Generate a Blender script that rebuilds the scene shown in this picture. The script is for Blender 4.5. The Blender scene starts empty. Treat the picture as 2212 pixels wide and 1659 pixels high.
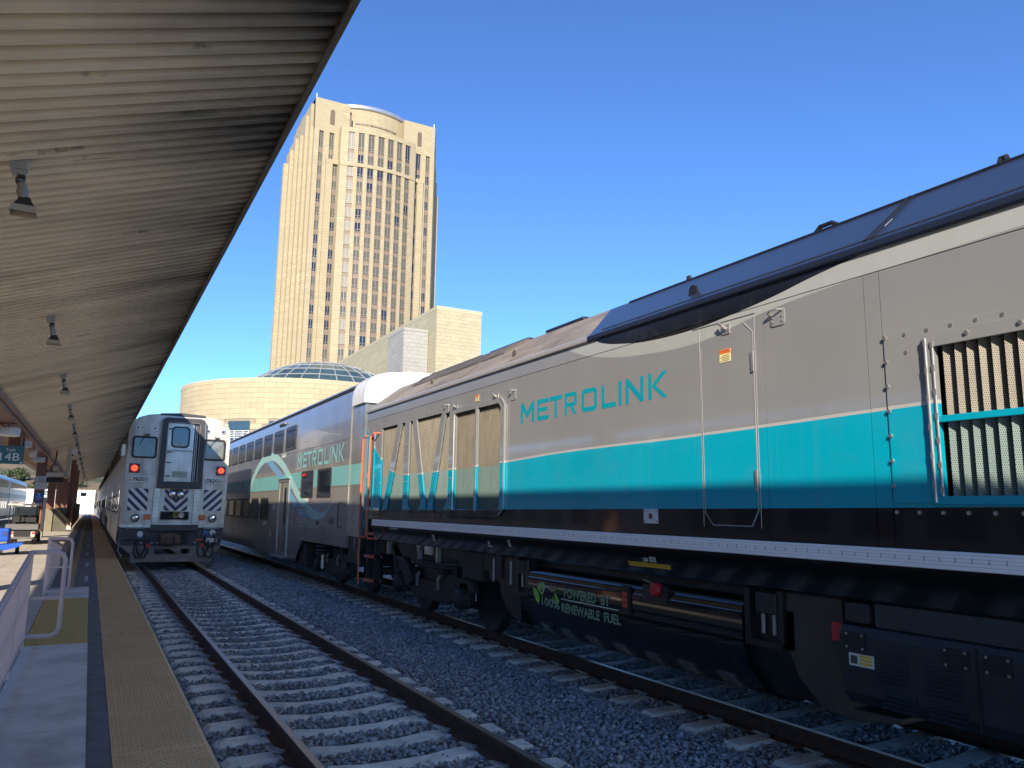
import bpy, bmesh, math, random
import numpy as np
from mathutils import Matrix, Vector
R = math.radians
random.seed(7); rng = np.random.default_rng(7)
SC = bpy.context.scene
COL = SC.collection
# ------------------------------------------------------------------ camera, sky, sun, exposure
# world: X to the right of the tracks, Y along the tracks, Z up, rail top = 0
CAM_Z = 1.876
cam_d = bpy.data.cameras.new('camera'); cam = bpy.data.objects.new('camera', cam_d); COL.objects.link(cam)
ax_x = (0.8791712, 0.08865539, 0.4681861)
ax_z = (0.01375348, -0.98685157, 0.16104289)
ax_y = (-0.47632, 0.13515, 0.86885)
v = Vector((-1660, 471, 3028)).normalized(); ax_y = tuple(v)
cam.matrix_world = Matrix(((ax_x[0], -ax_x[1], -ax_x[2], 0), (ax_y[0], -ax_y[1], -ax_y[2], 0),
                           (ax_z[0], -ax_z[1], -ax_z[2], CAM_Z), (0, 0, 0, 1)))
cam_d.sensor_width = 36; cam_d.lens = 27.036; cam_d.clip_start = .05; cam_d.clip_end = 20000
SC.camera = cam
SUN_DIR = Vector((1, 1.85, -1.05)).normalized()
SUN_EL = math.asin(-SUN_DIR.z); SUN_AZ = math.atan2(-SUN_DIR.x, -SUN_DIR.y)
W = bpy.data.worlds.new('World'); SC.world = W; W.use_nodes = True
wn = W.node_tree; wn.nodes.clear()
sky = wn.nodes.new('ShaderNodeTexSky'); sky.sky_type = 'NISHITA'; sky.sun_disc = False
sky.sun_elevation = SUN_EL; sky.sun_rotation = SUN_AZ; sky.air_density = .7; sky.dust_density = 0; sky.ozone_density = 9; sky.altitude = 90
bg = wn.nodes.new('ShaderNodeBackground'); bg.inputs[1].default_value = .097
wo = wn.nodes.new('ShaderNodeOutputWorld')
wn.links.new(sky.outputs[0], bg.inputs[0]); wn.links.new(bg.outputs[0], wo.inputs[0])
sl = bpy.data.lights.new('sun', 'SUN'); sl.energy = 2.85; sl.angle = R(.53); sl.color = (1, .885, .72)
so = bpy.data.objects.new('sun', sl); COL.objects.link(so); so.rotation_euler = SUN_DIR.to_track_quat('-Z', 'Y').to_euler(); so.location = (-20, -40, 30)
vs = SC.view_settings; vs.view_transform = 'Standard'; vs.look = 'None'; vs.exposure = 1.56; vs.gamma = 1; vs.use_curve_mapping = False
SC.render.engine = 'CYCLES'; cy = SC.cycles
cy.use_denoising = True; cy.max_bounces = 8; cy.diffuse_bounces = 4; cy.glossy_bounces = 4; cy.transmission_bounces = 4
cy.caustics_reflective = True; cy.caustics_refractive = False; cy.blur_glossy = .9; cy.sample_clamp_indirect = 40

# ------------------------------------------------------------------ materials
MATS = {}
class NT:
    def __init__(s, name):
        m = bpy.data.materials.new(name); m.use_nodes = True; s.m = m; s.t = m.node_tree; s.n = s.t.nodes; s.n.clear()
        s.out = s.n.new('ShaderNodeOutputMaterial'); s.b = s.n.new('ShaderNodeBsdfPrincipled'); s.l(s.b.outputs[0], s.out.inputs[0])
        g = s.n.new('ShaderNodeNewGeometry'); s.pos = g.outputs['Position']
        sx = s.n.new('ShaderNodeSeparateXYZ'); s.l(s.pos, sx.inputs[0]); s.x, s.y, s.z = sx.outputs
    def l(s, a, b): s.t.links.new(a, b)
    def set(s, sock, v):
        if hasattr(v, 'type') and hasattr(v, 'node'): s.l(v, sock)
        elif v is not None: sock.default_value = v
    def math(s, op, a, b=None, clamp=False):
        n = s.n.new('ShaderNodeMath'); n.operation = op; n.use_clamp = clamp; s.set(n.inputs[0], a); s.set(n.inputs[1], b); return n.outputs[0]
    def mix(s, f, a, b):
        n = s.n.new('ShaderNodeMix'); n.data_type = 'RGBA'; s.set(n.inputs['Factor'], f)
        s.set(n.inputs['A'], c4(a)); s.set(n.inputs['B'], c4(b)); return n.outputs['Result']
    def noise(s, scale, detail=3, rough=.55, vec=None, dims='3D'):
        n = s.n.new('ShaderNodeTexNoise'); n.inputs['Scale'].default_value = scale; n.inputs['Detail'].default_value = detail
        n.inputs['Roughness'].default_value = rough; s.l(vec or s.pos, n.inputs['Vector']); return n.outputs[0]
    def ramp(s, v, lo, hi): 
        n = s.n.new('ShaderNodeMapRange'); s.set(n.inputs[0], v); n.inputs[1].default_value = lo; n.inputs[2].default_value = hi; return n.outputs[0]
    def scalev(s, v):
        n = s.n.new('ShaderNodeVectorMath'); n.operation = 'MULTIPLY'; s.l(s.pos, n.inputs[0]); n.inputs[1].default_value = v; return n.outputs[0]
    def bump(s, h, strength=.2, dist=.01):
        n = s.n.new('ShaderNodeBump'); n.inputs['Strength'].default_value = strength; n.inputs['Distance'].default_value = dist; s.l(h, n.inputs['Height'])
        s.l(n.outputs[0], s.b.inputs['Normal']); return n
    def fin(s, col, rough=.6, metal=0, coat=0, spec=None):
        s.set(s.b.inputs['Base Color'], c4(col)); s.set(s.b.inputs['Roughness'], rough); s.set(s.b.inputs['Metallic'], metal)
        s.b.inputs['Coat Weight'].default_value = coat; s.b.inputs['Coat Roughness'].default_value = .06
        if spec is not None: s.b.inputs['Specular IOR Level'].default_value = spec
        return s.m
def c4(c): return (*c, 1) if isinstance(c, tuple) and len(c) == 3 else c
def sc(c, k): return tuple(min(1, max(0, v * k)) for v in c)
def M(name, col=(.5, .5, .5), rough=.6, metal=0, var=.12, scale=3., bump=.0, bscale=80., coat=0, dirt=0, dcol=(.05, .045, .04), dscale=1.2, streak=False, spec=None, rand=0):
    if name in MATS: return MATS[name]
    t = NT(name)
    n = t.noise(scale, 4)
    c = t.mix(t.ramp(n, .3, .7), sc(col, 1 - var), sc(col, 1 + var))
    if rand:
        oi = t.n.new('ShaderNodeObjectInfo'); c = t.mix(t.math('MULTIPLY', oi.outputs['Random'], rand), c, sc(col, .62))
    r = rough
    if dirt:
        d = t.noise(dscale, 6, .65, t.scalev((1, 1, .25)) if streak else None)
        c = t.mix(t.math('MULTIPLY', t.ramp(d, .48, .75), dirt), c, dcol)
        r = t.math('ADD', t.math('MULTIPLY', t.ramp(d, .45, .75), .2 * min(dirt, 1)), rough)
    if bump: t.bump(t.noise(bscale, 4), bump, .01)
    MATS[name] = t.fin(c, r, metal, coat, spec); return MATS[name]
def emit(name, col, s):
    if name in MATS: return MATS[name]
    t = NT(name); t.fin(col, .3); t.b.inputs['Emission Color'].default_value = c4(col); t.b.inputs['Emission Strength'].default_value = s; MATS[name] = t.m; return t.m

# ------------------------------------------------------------------ mesh helpers
class MB:
    def __init__(s): s.v = []; s.f = []
    def add(s, vs, fs):
        o = len(s.v); s.v += [tuple(p) for p in vs]; s.f += [tuple(i + o for i in f) for f in fs]; return s
    def box(s, x0, x1, y0, y1, z0, z1):
        return s.add([(x0,y0,z0),(x1,y0,z0),(x1,y1,z0),(x0,y1,z0),(x0,y0,z1),(x1,y0,z1),(x1,y1,z1),(x0,y1,z1)],
                     [(0,3,2,1),(4,5,6,7),(0,1,5,4),(1,2,6,5),(2,3,7,6),(3,0,4,7)])
    def prism(s, poly, axis, a, b, caps=True):
        """poly: 2-D points; axis 'x': (y,z), 'y': (x,z), 'z': (x,y); extruded from a to b"""
        n = len(poly)
        def p(q, t): return {'x': (t, q[0], q[1]), 'y': (q[0], t, q[1]), 'z': (q[0], q[1], t)}[axis]
        vs = [p(q, a) for q in poly] + [p(q, b) for q in poly]
        fs = [(i, (i+1) % n, n+(i+1) % n, n+i) for i in range(n)]
        if caps: fs += [tuple(range(n-1, -1, -1)), tuple(range(n, 2*n))]
        return s.add(vs, fs)
    def tube(s, pts, r, n=8, closed=False, caps=True):
        pts = [Vector(p) for p in pts]; m = len(pts); rings = []; up = None
        for i, p in enumerate(pts):
            a = pts[(i-1) % m] if (i or closed) else p; b = pts[(i+1) % m] if (i < m-1 or closed) else p
            d = (b - a).normalized()
            if up is None: up = Vector((0, 0, 1)) if abs(d.z) < .9 else Vector((1, 0, 0))
            u = d.cross(up); 
            if u.length < 1e-4: u = d.cross(Vector((.3, 1, .2)))
            u.normalize(); w = u.cross(d); up = w
            rr = r[i] if isinstance(r, (list, tuple)) else r
            rings.append([p + (u*math.cos(k*2*math.pi/n) + w*math.sin(k*2*math.pi/n))*rr for k in range(n)])
        vs = [q for g in rings for q in g]; fs = []
        for i in range(m if closed else m-1):
            j = (i+1) % m
            fs += [(i*n+k, i*n+(k+1) % n, j*n+(k+1) % n, j*n+k) for k in range(n)]
        if caps and not closed: fs += [tuple(range(n-1, -1, -1)), tuple((m-1)*n+k for k in range(n))]
        return s.add(vs, fs)
    def cyl(s, p, q, r, n=16, r2=None): return s.tube([p, q], [r, r if r2 is None else r2], n)
    def lathe(s, prof, origin, axis, n=24):
        """prof: (radius, distance along axis)"""
        ax = Vector(axis).normalized(); u = ax.cross(Vector((0, 0, 1)) if abs(ax.z) < .9 else Vector((1, 0, 0))).normalized(); w = ax.cross(u); o = Vector(origin)
        vs = [o + ax*h + (u*math.cos(k*2*math.pi/n)+w*math.sin(k*2*math.pi/n))*r for r, h in prof for k in range(n)]
        fs = [(i*n+k, i*n+(k+1) % n, (i+1)*n+(k+1) % n, (i+1)*n+k) for i in range(len(prof)-1) for k in range(n)]
        fs += [tuple(range(n-1, -1, -1)), tuple((len(prof)-1)*n+k for k in range(n))]
        return s.add(vs, fs)
    def mesh(s, name):
        me = bpy.data.meshes.new(name); me.from_pydata(s.v, [], s.f); 
        bm = bmesh.new(); bm.from_mesh(me); bmesh.ops.recalc_face_normals(bm, faces=bm.faces); bm.to_mesh(me); bm.free(); return me
    def build(s, name, mat=None, parent=None, smooth=False, bevel=0, **kw):
        return link(name, s.mesh(name), mat, parent, smooth, bevel, **kw)
PLOC = {}
def link(name, me, mat=None, parent=None, smooth=False, bevel=0, label=None, cat=None, group=None, kind=None, loc=None):
    o = bpy.data.objects.new(name, me); COL.objects.link(o)
    if mat is not None and me and not me.materials: me.materials.append(mat)
    if smooth and me:
        me.polygons.foreach_set('use_smooth', [True]*len(me.polygons))
        try: me.set_sharp_from_angle(angle=R(40))
        except Exception: pass
    if bevel:
        b = o.modifiers.new('bevel', 'BEVEL'); b.width = bevel; b.segments = 2; b.limit_method = 'ANGLE'; b.angle_limit = R(40)
    if loc is not None: o.location = loc
    if parent is not None:
        o.parent = parent; o.matrix_parent_inverse = Matrix.Translation(-PLOC[parent.name])
    PLOC[o.name] = Vector(o.location)
    if label: o['label'] = label
    if cat: o['category'] = cat
    if group: o['group'] = group
    if kind: o['kind'] = kind
    return o
def thing(name, loc, label=None, cat=None, group=None, kind=None):
    return link(name, None, loc=loc, label=label, cat=cat, group=group, kind=kind)
def box(name, a, b, mat, parent=None, bevel=0, **kw): return MB().box(a[0], b[0], a[1], b[1], a[2], b[2]).build(name, mat, parent, False, bevel, **kw)
def text_mesh(s, off=0., align=None):
    cu = bpy.data.curves.new('t', 'FONT'); cu.body = s; cu.size = 1; cu.resolution_u = 3; cu.offset = off; cu.fill_mode = 'FRONT'
    if align: cu.align_x = align
    o = bpy.data.objects.new('t', cu); COL.objects.link(o)
    dg = bpy.context.evaluated_depsgraph_get(); me = bpy.data.meshes.new_from_object(o.evaluated_get(dg)); bpy.data.objects.remove(o); bpy.data.curves.remove(cu)
    return me
def textrect(name, s, org, U, V, mat, parent, off=0., refoff=None, align=None):
    """text whose bounding box fills the parallelogram org, org+U, org+V"""
    me = text_mesh(s, off, align); n = len(me.vertices); co = np.empty(n*3); me.vertices.foreach_get('co', co); co = co.reshape(-1, 3)
    ref = co
    if off:
        m2 = text_mesh(s, 0, align); ref = np.empty(len(m2.vertices)*3); m2.vertices.foreach_get('co', ref); ref = ref.reshape(-1, 3); bpy.data.meshes.remove(m2)
    lo = ref.min(0); hi = ref.max(0); k = (co - lo) / np.maximum(hi - lo, 1e-6)
    P = np.array(org)[None] + k[:, :1]*np.array(U)[None] + k[:, 1:2]*np.array(V)[None]
    me.vertices.foreach_set('co', P.astype(np.float32).ravel()); me.update(); me.materials.clear()
    return link(name, me, mat, parent)
def strokes(letter):
    """block capitals as polygons in the unit square"""
    t, h = .17, .2
    L = {'M': [[(0,0),(t,0),(t,1),(0,1)], [(1-t,0),(1,0),(1,1),(1-t,1)], [(t,1),(t,.66),(.5,.2),(.5,.55)], [(1-t,1),(.5,.55),(.5,.2),(1-t,.66)]],
         'E': [[(0,0),(t,0),(t,1),(0,1)], [(t,0),(1,0),(1,h),(t,h)], [(t,.42),(.88,.42),(.88,.6),(t,.6)], [(t,1-h),(1,1-h),(1,1),(t,1)]],
         'T': [[(0,1-h),(1,1-h),(1,1),(0,1)], [(.41,0),(.59,0),(.59,1-h),(.41,1-h)]],
         'R': [[(0,0),(t,0),(t,1),(0,1)], [(t,1-h*.9),(.85,1-h*.9),(1,.86),(.88,1),(t,1)], [(.8,.82),(1,.86),(1,.5),(.88,.38),(.8,.55)], [(t,.38),(.88,.38),(.8,.55),(t,.55)], [(.42,.38),(.64,.38),(1,0),(.76,0)]],
         'O': [[(0,.14),(t,.2),(t,.8),(0,.86)], [(1-t,.2),(1,.14),(1,.86),(1-t,.8)], [(0,.14),(.14,0),(.86,0),(1,.14),(1-t,.2),(t,.2)], [(0,.86),(t,.8),(1-t,.8),(1,.86),(.86,1),(.14,1)]],
         'L': [[(0,0),(t*1.1,0),(t*1.1,1),(0,1)], [(t*1.1,0),(1,0),(1,h),(t*1.1,h)]],
         'I': [[(0,0),(1,0),(1,1),(0,1)]],
         'N': [[(0,0),(t,0),(t,1),(0,1)], [(1-t,0),(1,0),(1,1),(1-t,1)], [(t,1),(t,.7),(1-t,0),(1-t,.3)]],
         'K': [[(0,0),(t,0),(t,1),(0,1)], [(t,.52),(.74,1),(1,1),(.38,.52)], [(t,.52),(.38,.52),(1,0),(.76,0)]]}
    return L[letter]
def lettering(name, X, spans, z0, z1, mat, parent):
    mb = MB()
    for ch, ya, yb in spans:
        for poly in strokes(ch):
            mb.add([(X, ya + (yb-ya)*u, z0 + (z1-z0)*w) for u, w in poly], [tuple(range(len(poly)))])
    return mb.build(name, mat, parent)
def rrect(a0, a1, b0, b1, r, n=4):
    p = []
    for cx, cy_, s0 in ((a1-r, b0+r, -90), (a1-r, b1-r, 0), (a0+r, b1-r, 90), (a0+r, b0+r, 180)):
        p += [(cx + r*math.cos(R(s0+90*k/n)), cy_ + r*math.sin(R(s0+90*k/n))) for k in range(n+1)]
    return p
def ring(poly, k):
    """shrink a convex polygon towards its centroid-free inset (parallel offset)"""
    n = len(poly); out = []
    A = sum(poly[i][0]*poly[(i+1) % n][1]-poly[(i+1) % n][0]*poly[i][1] for i in range(n)); sg = 1 if A > 0 else -1
    for i in range(n):
        a, b, c = poly[i-1], poly[i], poly[(i+1) % n]
        d1 = Vector((b[0]-a[0], b[1]-a[1])).normalized(); d2 = Vector((c[0]-b[0], c[1]-b[1])).normalized()
        n1 = Vector((-d1.y, d1.x))*sg; n2 = Vector((-d2.y, d2.x))*sg; m = (n1+n2); m = m/max(.35, (1+n1.dot(n2)))
        out.append((b[0]+m.x*k, b[1]+m.y*k))
    return out
def frame_prism(outer, inner, axis, a, b):
    n = len(outer); mb = MB()
    def p(q, t): return {'x': (t, q[0], q[1]), 'y': (q[0], t, q[1]), 'z': (q[0], q[1], t)}[axis]
    vs = [p(q, a) for q in outer]+[p(q, a) for q in inner]+[p(q, b) for q in outer]+[p(q, b) for q in inner]; fs = []
    for i in range(n):
        j = (i+1) % n
        fs += [(i, j, n+j, n+i), (2*n+i, 3*n+i, 3*n+j, 2*n+j), (i, 2*n+i, 2*n+j, j), (n+i, n+j, 3*n+j, 3*n+i)]
    return mb.add(vs, fs)
# ------------------------------------------------------------------ shared materials
m_conc = M('concrete_pale', (.52, .47, .39), .85, var=.1, scale=1.3, bump=.25, bscale=40, dirt=.35, dcol=(.2, .18, .15), dscale=2)
m_conc_b = M('concrete_walk', (.70, .66, .59), .8, var=.14, scale=2.2, bump=.2, bscale=50, dirt=.5, dcol=(.12, .11, .11), dscale=1.6)
m_asph = M('asphalt_strip', (.17, .165, .16), .9, var=.25, scale=5, bump=.5, bscale=120, dirt=.4, dcol=(.09, .085, .08), dscale=3)
def tactmat(name, a, b, dk):
    t = NT(name); c = t.mix(t.ramp(t.noise(1.6, 6, .65), .38, .66), a, b)
    c = t.mix(t.math('MULTIPLY', t.math('GREATER_THAN', t.z, .2085), .75), c, dk); t.bump(t.noise(150, 3), .15, .004); return t.fin(c, .8)
m_tact = tactmat('tactile_yellow', (.92, .62, .33), (.72, .47, .25), (.50, .30, .12))
m_tie = M('tie_concrete', (.82, .77, .66), .9, var=.14, scale=7, bump=.3, bscale=70, dirt=.45, dcol=(.16, .13, .09), dscale=5, rand=.35)
m_dark = M('dark_steel', (.02, .02, .021), .5, var=.3, scale=6, bump=.1, dirt=.6, dcol=(.05, .042, .032), dscale=3)
m_brown = M('brown_paint', (.20, .085, .05), .55, var=.12, scale=2, dirt=.4, dcol=(.08, .04, .028), dscale=1.5)
m_soffit = None
def soffit():
    t = NT('soffit_paint')
    n = t.noise(.55, 6, .65, t.scalev((.35, 1.6, .35))); n2 = t.noise(2.5, 5, .6, t.scalev((.25, 2.2, 1)))
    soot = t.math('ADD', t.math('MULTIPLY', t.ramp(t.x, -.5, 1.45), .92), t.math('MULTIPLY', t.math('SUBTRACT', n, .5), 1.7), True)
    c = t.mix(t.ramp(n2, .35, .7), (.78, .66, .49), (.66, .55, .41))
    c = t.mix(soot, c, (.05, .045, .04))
    pe = t.math('MULTIPLY', t.ramp(t.noise(1.0, 5, .7, t.scalev((.55, 4.5, .3))), .66, .70), t.ramp(t.noise(9, 4, .7), .4, .5), True)
    c = t.mix(t.math('MULTIPLY', pe, .75), c, (.12, .125, .11))
    t.bump(t.noise(60, 3), .1, .005)
    return t.fin(c, .75)
m_soffit = soffit()
m_white = M('white_paint', (.72, .72, .70), .45, var=.06, dirt=.2, dcol=(.35, .33, .3))
m_galv = M('galvanised', (.34, .33, .31), .5, metal=.5, var=.15, scale=6, dirt=.4, dcol=(.2, .14, .09), dscale=6)
m_black = M('black_rubber', (.012, .012, .013), .6, var=.2)
m_rail = None
def railmat():
    t = NT('rail_steel'); g = t.n.new('ShaderNodeNewGeometry'); s = t.n.new('ShaderNodeSeparateXYZ'); t.l(g.outputs['Normal'], s.inputs[0])
    top = t.math('MULTIPLY', t.math('GREATER_THAN', s.outputs[2], .8), t.math('GREATER_THAN', t.z, -.012))
    rust = t.mix(t.ramp(t.noise(9, 5, .7), .35, .7), (.050, .027, .018), (.095, .05, .03))
    c = t.mix(top, rust, (.22, .185, .165)); t.bump(t.noise(45, 4), .2, .005)
    return t.fin(c, t.math('SUBTRACT', .8, t.math('MULTIPLY', top, .42)), t.math('MULTIPLY', top, .85))
m_rail = railmat()
# ------------------------------------------------------------------ ground
m_ground = M('dirt_ground', (.42, .37, .29), .95, var=.3, scale=.15, bump=.3, bscale=8)
MB().add([(-3000,-2000,-.43),(3000,-2000,-.43),(3000,6000,-.43),(-3000,6000,-.43)], [(0,1,2,3)]).build('ground', m_ground, kind='structure')
def ballast_mat(name):
    t = NT(name)
    a = t.n.new('ShaderNodeAttribute'); a.attribute_name = 'stone'
    c = t.mix(a.outputs['Fac'], (.22, .225, .24), (.58, .58, .58))
    c = t.mix(t.math('GREATER_THAN', a.outputs['Fac'], .93), c, (.58, .52, .42))
    c = t.mix(t.math('MULTIPLY', t.ramp(t.noise(1.1, 4), .45, .75), .35), c, (.10, .085, .06))
    t.bump(t.noise(120, 3), .3, .004); return t.fin(c, .85)
m_stone = ballast_mat('ballast_stone')
def bedmat():
    t = NT('ballast_bed'); vo = t.n.new('ShaderNodeTexVoronoi'); vo.inputs['Scale'].default_value = 24; t.l(t.pos, vo.inputs['Vector'])
    c = t.mix(vo.outputs['Color'], (.16, .165, .175), (.40, .405, .41)); t.bump(vo.outputs['Distance'], .9, .03); return t.fin(c, .9)
MB().add([(.9,-10,-.262),(13,-10,-.262),(13,180,-.262),(.9,180,-.262)], [(0,1,2,3)]).build('ballast_bed', bedmat(), kind='structure')
TRACKS = [(2.40, .575, 'near'), (6.49, .595, 'loco')]
RAIL = [(-.07,-.165),(.07,-.165),(.07,-.153),(.012,-.135),(.009,-.05),(.035,-.038),(.036,-.008),(.029,0),(-.029,0),(-.036,-.008),(-.035,-.038),(-.009,-.05),(-.012,-.135),(-.07,-.153)]
def tie_mesh():
    xs = [-1.27,-1.22,-.95,-.55,-.25,.25,.55,.95,1.22,1.27]; zt = [-.205,-.172,-.166,-.166,-.196,-.196,-.166,-.166,-.172,-.205]
    mb = MB(); vs = []
    for x, z in zip(xs, zt): vs += [(x,-.135,-.40),(x,-.122,z-.03),(x,-.096,z),(x,.096,z),(x,.122,z-.03),(x,.135,-.40)]
    n = len(xs); fs = [(i*6+k, i*6+k+1, (i+1)*6+k+1, (i+1)*6+k) for i in range(n-1) for k in range(5)]
    fs += [tuple(range(6)), tuple((n-1)*6+k for k in range(5, -1, -1))]
    return mb.add(vs, fs).mesh('tie')
def clip_mesh():
    pts = [(0, -.035, .0), (.03, -.055, .012), (.075, -.05, .03), (.1, -.02, .045), (.1, .02, .045), (.075, .05, .03), (.03, .055, .012), (0, .035, .0), (-.012, .0, -.002)]
    mb = MB(); mb.tube([(x, y, z - .148) for x, y, z in pts], .0105, 6, closed=True)
    mb.box(-.02, .05, -.016, .016, -.168, -.135); return mb.mesh('rail_clip')
me_tie, me_clip = tie_mesh(), clip_mesh(); me_tie.materials.append(m_tie)
me_clip.materials.append(M('clip_steel', (.42, .40, .36), .6, metal=.3, var=.25, scale=20, dirt=.5, dcol=(.12, .06, .03), dscale=8, rand=.6))
LAB = {'near': 'railway track with concrete ties beside the yellow platform edge', 'loco': 'railway track under the grey and teal locomotive'}
for xc, sp, nm in TRACKS:
    t = thing('railway_track', (xc, 0, -.4), LAB[nm], 'track', 'railway tracks'); t['kind'] = 'structure'
    for s in (-1, 1): MB().prism([(xc + s*.7535 + x, z) for x, z in RAIL], 'y', -8, 175).build('rail', m_rail, t)
    y = 2.2 + (.12 if nm == 'near' else .33); k = 0
    while y < 42:
        if not (nm == 'near' and y > 34):
            ti = link('tie', me_tie, None, t, loc=(xc + random.uniform(-.012, .012), y, random.uniform(-.004, .004))); ti.rotation_euler.z = random.uniform(-.006, .006); k += 1
            if y < 26:
                for s in (-1, 1):
                    for q in (-1, 1):
                        if nm == 'loco' and s > 0 : continue
                        if nm == 'near' and s > 0 and q > 0 and y > 12: continue
                        c = link('rail_clip', me_clip, None, t, loc=(xc + s*.7535 + q*.058, y + random.uniform(-.006, .006), 0)); c.rotation_euler.z = 0 if q > 0 else math.pi; c.scale = (1.25, 1.25, 1.0)
        y += sp
# ballast stones, too many to count
def stones(name, x0, x1, y0, y1, pitch, size, parent_ties=True):
    tm = []
    for k in range(14):
        bm = bmesh.new()
        for _ in range(9):
            p = Vector(rng.normal(size=3)); p.normalize(); bm.verts.new((p.x*rng.uniform(.75, 1.25), p.y*rng.uniform(.6, 1.0), p.z*rng.uniform(.5, .85)))
        r = bmesh.ops.convex_hull(bm, input=bm.verts); bmesh.ops.delete(bm, geom=[g for g in r['geom_interior'] if isinstance(g, bmesh.types.BMVert)], context='VERTS')
        bmesh.ops.triangulate(bm, faces=bm.faces); bm.verts.ensure_lookup_table(); bm.verts.index_update()
        tm.append((np.array([q.co[:] for q in bm.verts]), np.array([[q.index for q in f.verts] for f in bm.faces]))); bm.free()
    nx, ny = int((x1-x0)/pitch), int((y1-y0)/pitch)
    gx, gy = np.meshgrid(np.arange(nx), np.arange(ny)); n = nx*ny
    X = x0 + (gx.ravel() + rng.uniform(-.1, 1.1, n))*pitch; Y = y0 + (gy.ravel() + rng.uniform(-.1, 1.1, n))*pitch
    Z = -.219 + rng.uniform(0, .032, n)
    between = np.clip((X-3.62)/.25, 0, 1)*np.clip((5.2-X)/.25, 0, 1); Z += between*.038
    keep = np.ones(n, bool); stray = rng.random(n) < .014
    for xc, sp, nm in TRACKS:
        ph = (Y - (2.2 + (.12 if nm == 'near' else .33)) + sp/2) % sp - sp/2
        on = (np.abs(X-xc) < 1.29) & (np.abs(ph) < .138)
        keep &= ~on | stray; Z = np.where(on & stray, -.176 - .03*(np.abs(X-xc) < .4), Z)
        keep &= ~((np.abs(np.abs(X-xc)-.7535) < .085))
        Z += np.where((np.abs(X-xc) < 1.27) & ~on, .018*np.cos((np.abs(X-xc)-.5)*2.2), 0)
    X, Y, Z = X[keep], Y[keep], Z[keep]; n = len(X)
    S = size*rng.lognormal(0, .28, n); A = rng.uniform(0, 6.283, n); B = rng.normal(0, .35, n); T = rng.integers(0, len(tm), n); V = []; F = []; O = 0; AT = []
    val = np.clip(rng.beta(1.6, 3.2, n), 0, 1); val[rng.random(n) < .02] = .97
    for k, (tv, tf) in enumerate(tm):
        i = np.where(T == k)[0]; m = len(i)
        if not m: continue
        ca, sa, cb, sb = np.cos(A[i]), np.sin(A[i]), np.cos(B[i]), np.sin(B[i])
        v = tv[None]*S[i][:, None, None]
        x = v[..., 0]; yy = v[..., 1]*cb[:, None]-v[..., 2]*sb[:, None]; zz = v[..., 1]*sb[:, None]+v[..., 2]*cb[:, None]
        w = np.stack([x*ca[:, None]-yy*sa[:, None]+X[i][:, None], x*sa[:, None]+yy*ca[:, None]+Y[i][:, None], zz+Z[i][:, None]], -1)
        V.append(w.reshape(-1, 3)); F.append((tf[None]+(np.arange(m)*len(tv))[:, None, None]+O).reshape(-1, 3)); O += m*len(tv)
        AT.append(np.repeat(val[i], len(tf)))
    V = np.concatenate(V); F = np.concatenate(F); AT = np.concatenate(AT)
    me = bpy.data.meshes.new(name); me.vertices.add(len(V)); me.vertices.foreach_set('co', V.astype(np.float32).ravel())
    me.loops.add(len(F)*3); me.loops.foreach_set('vertex_index', F.astype(np.int32).ravel()); me.polygons.add(len(F))
    me.polygons.foreach_set('loop_start', np.arange(0, len(F)*3, 3, dtype=np.int32)); me.update(calc_edges=True)
    at = me.attributes.new('stone', 'FLOAT', 'FACE'); at.data.foreach_set('value', AT.astype(np.float32))
    return link(name, me, m_stone, kind='stuff', label='bluish grey crushed stone ballast around the concrete ties', cat='ballast')
stones('ballast', .93, 7.4, 2.6, 13.5, .041, .029)
b2 = stones('ballast', .93, 7.0, 13.5, 33, .058, .038); b2['label'] = 'bluish grey ballast farther off, before and beside the silver cab car'
# ------------------------------------------------------------------ platform
PZ = .206
plat = MB().box(-5.45, .86, -14, 150, -.43, PZ-.018).build('platform', m_conc, kind='structure')
edge = MB().box(.86, .888, -14, 150, -.43, PZ-.02).build('edge_curb', m_conc_b, plat)
for k, y in enumerate(np.arange(-14, 150, 3.05)):
    if y > 100: break
    for xa, xb in ((-5.44, -3.5), (-3.49, -1.9), (-1.89, -.56)):
        box('concrete_slab', (xa, y+.006, PZ-.02), (xb, y+3.044, PZ-.001), m_conc, plat)
for y0, y1 in ((2, 6.9), (6.91, 10.94), (16.11, 18.1)): box('concrete_slab', (-.55, y0, PZ-.02), (.12, y1, PZ+.012), m_conc_b, plat, label='grey concrete walkway slab')
box('asphalt_strip', (.123, -14, PZ-.02), (.272, 18.1, PZ-.003), m_asph, plat); box('asphalt_strip', (-.16, 18.104, PZ-.02), (.272, 140, PZ-.003), m_asph, plat)
m_ypaint = M('worn_yellow_paint', (.42, .30, .12), .8, var=.2, scale=6, dirt=.7, dcol=(.2, .17, .12), dscale=4)
box('painted_line', (-.29, 18.1, PZ-.02), (-.163, 110, PZ+.001), m_ypaint, plat); box('asphalt_strip', (-.555, 18.1, PZ-.02), (-.293, 140, PZ-.003), m_asph, plat)
def tile_mesh(w, l):
    mb = MB(); mb.box(0, w, 0, l, PZ-.025, PZ)
    p = .0585; n8 = [(math.cos(a), math.sin(a)) for a in np.arange(0, 6.28, math.pi/4)][:8]
    for j in range(int(l/(p/2))):
        for i in range(int(w/p)):
            x = .02 + i*p + (p/2 if j % 2 else 0); y = .018 + j*p/2
            if x > w-.014 or y > l-.014: continue
            mb.add([(x+c*.016, y+s*.016, PZ) for c, s in n8]+[(x+c*.0105, y+s*.0105, PZ+.008) for c, s in n8], [(k, (k+1) % 8, 8+(k+1) % 8, 8+k) for k in range(8)]+[tuple(range(8, 16))])
    return mb.mesh('tactile_tile')
me_tile = tile_mesh(.612, 1.128); me_tile.materials.append(m_tact)
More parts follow.
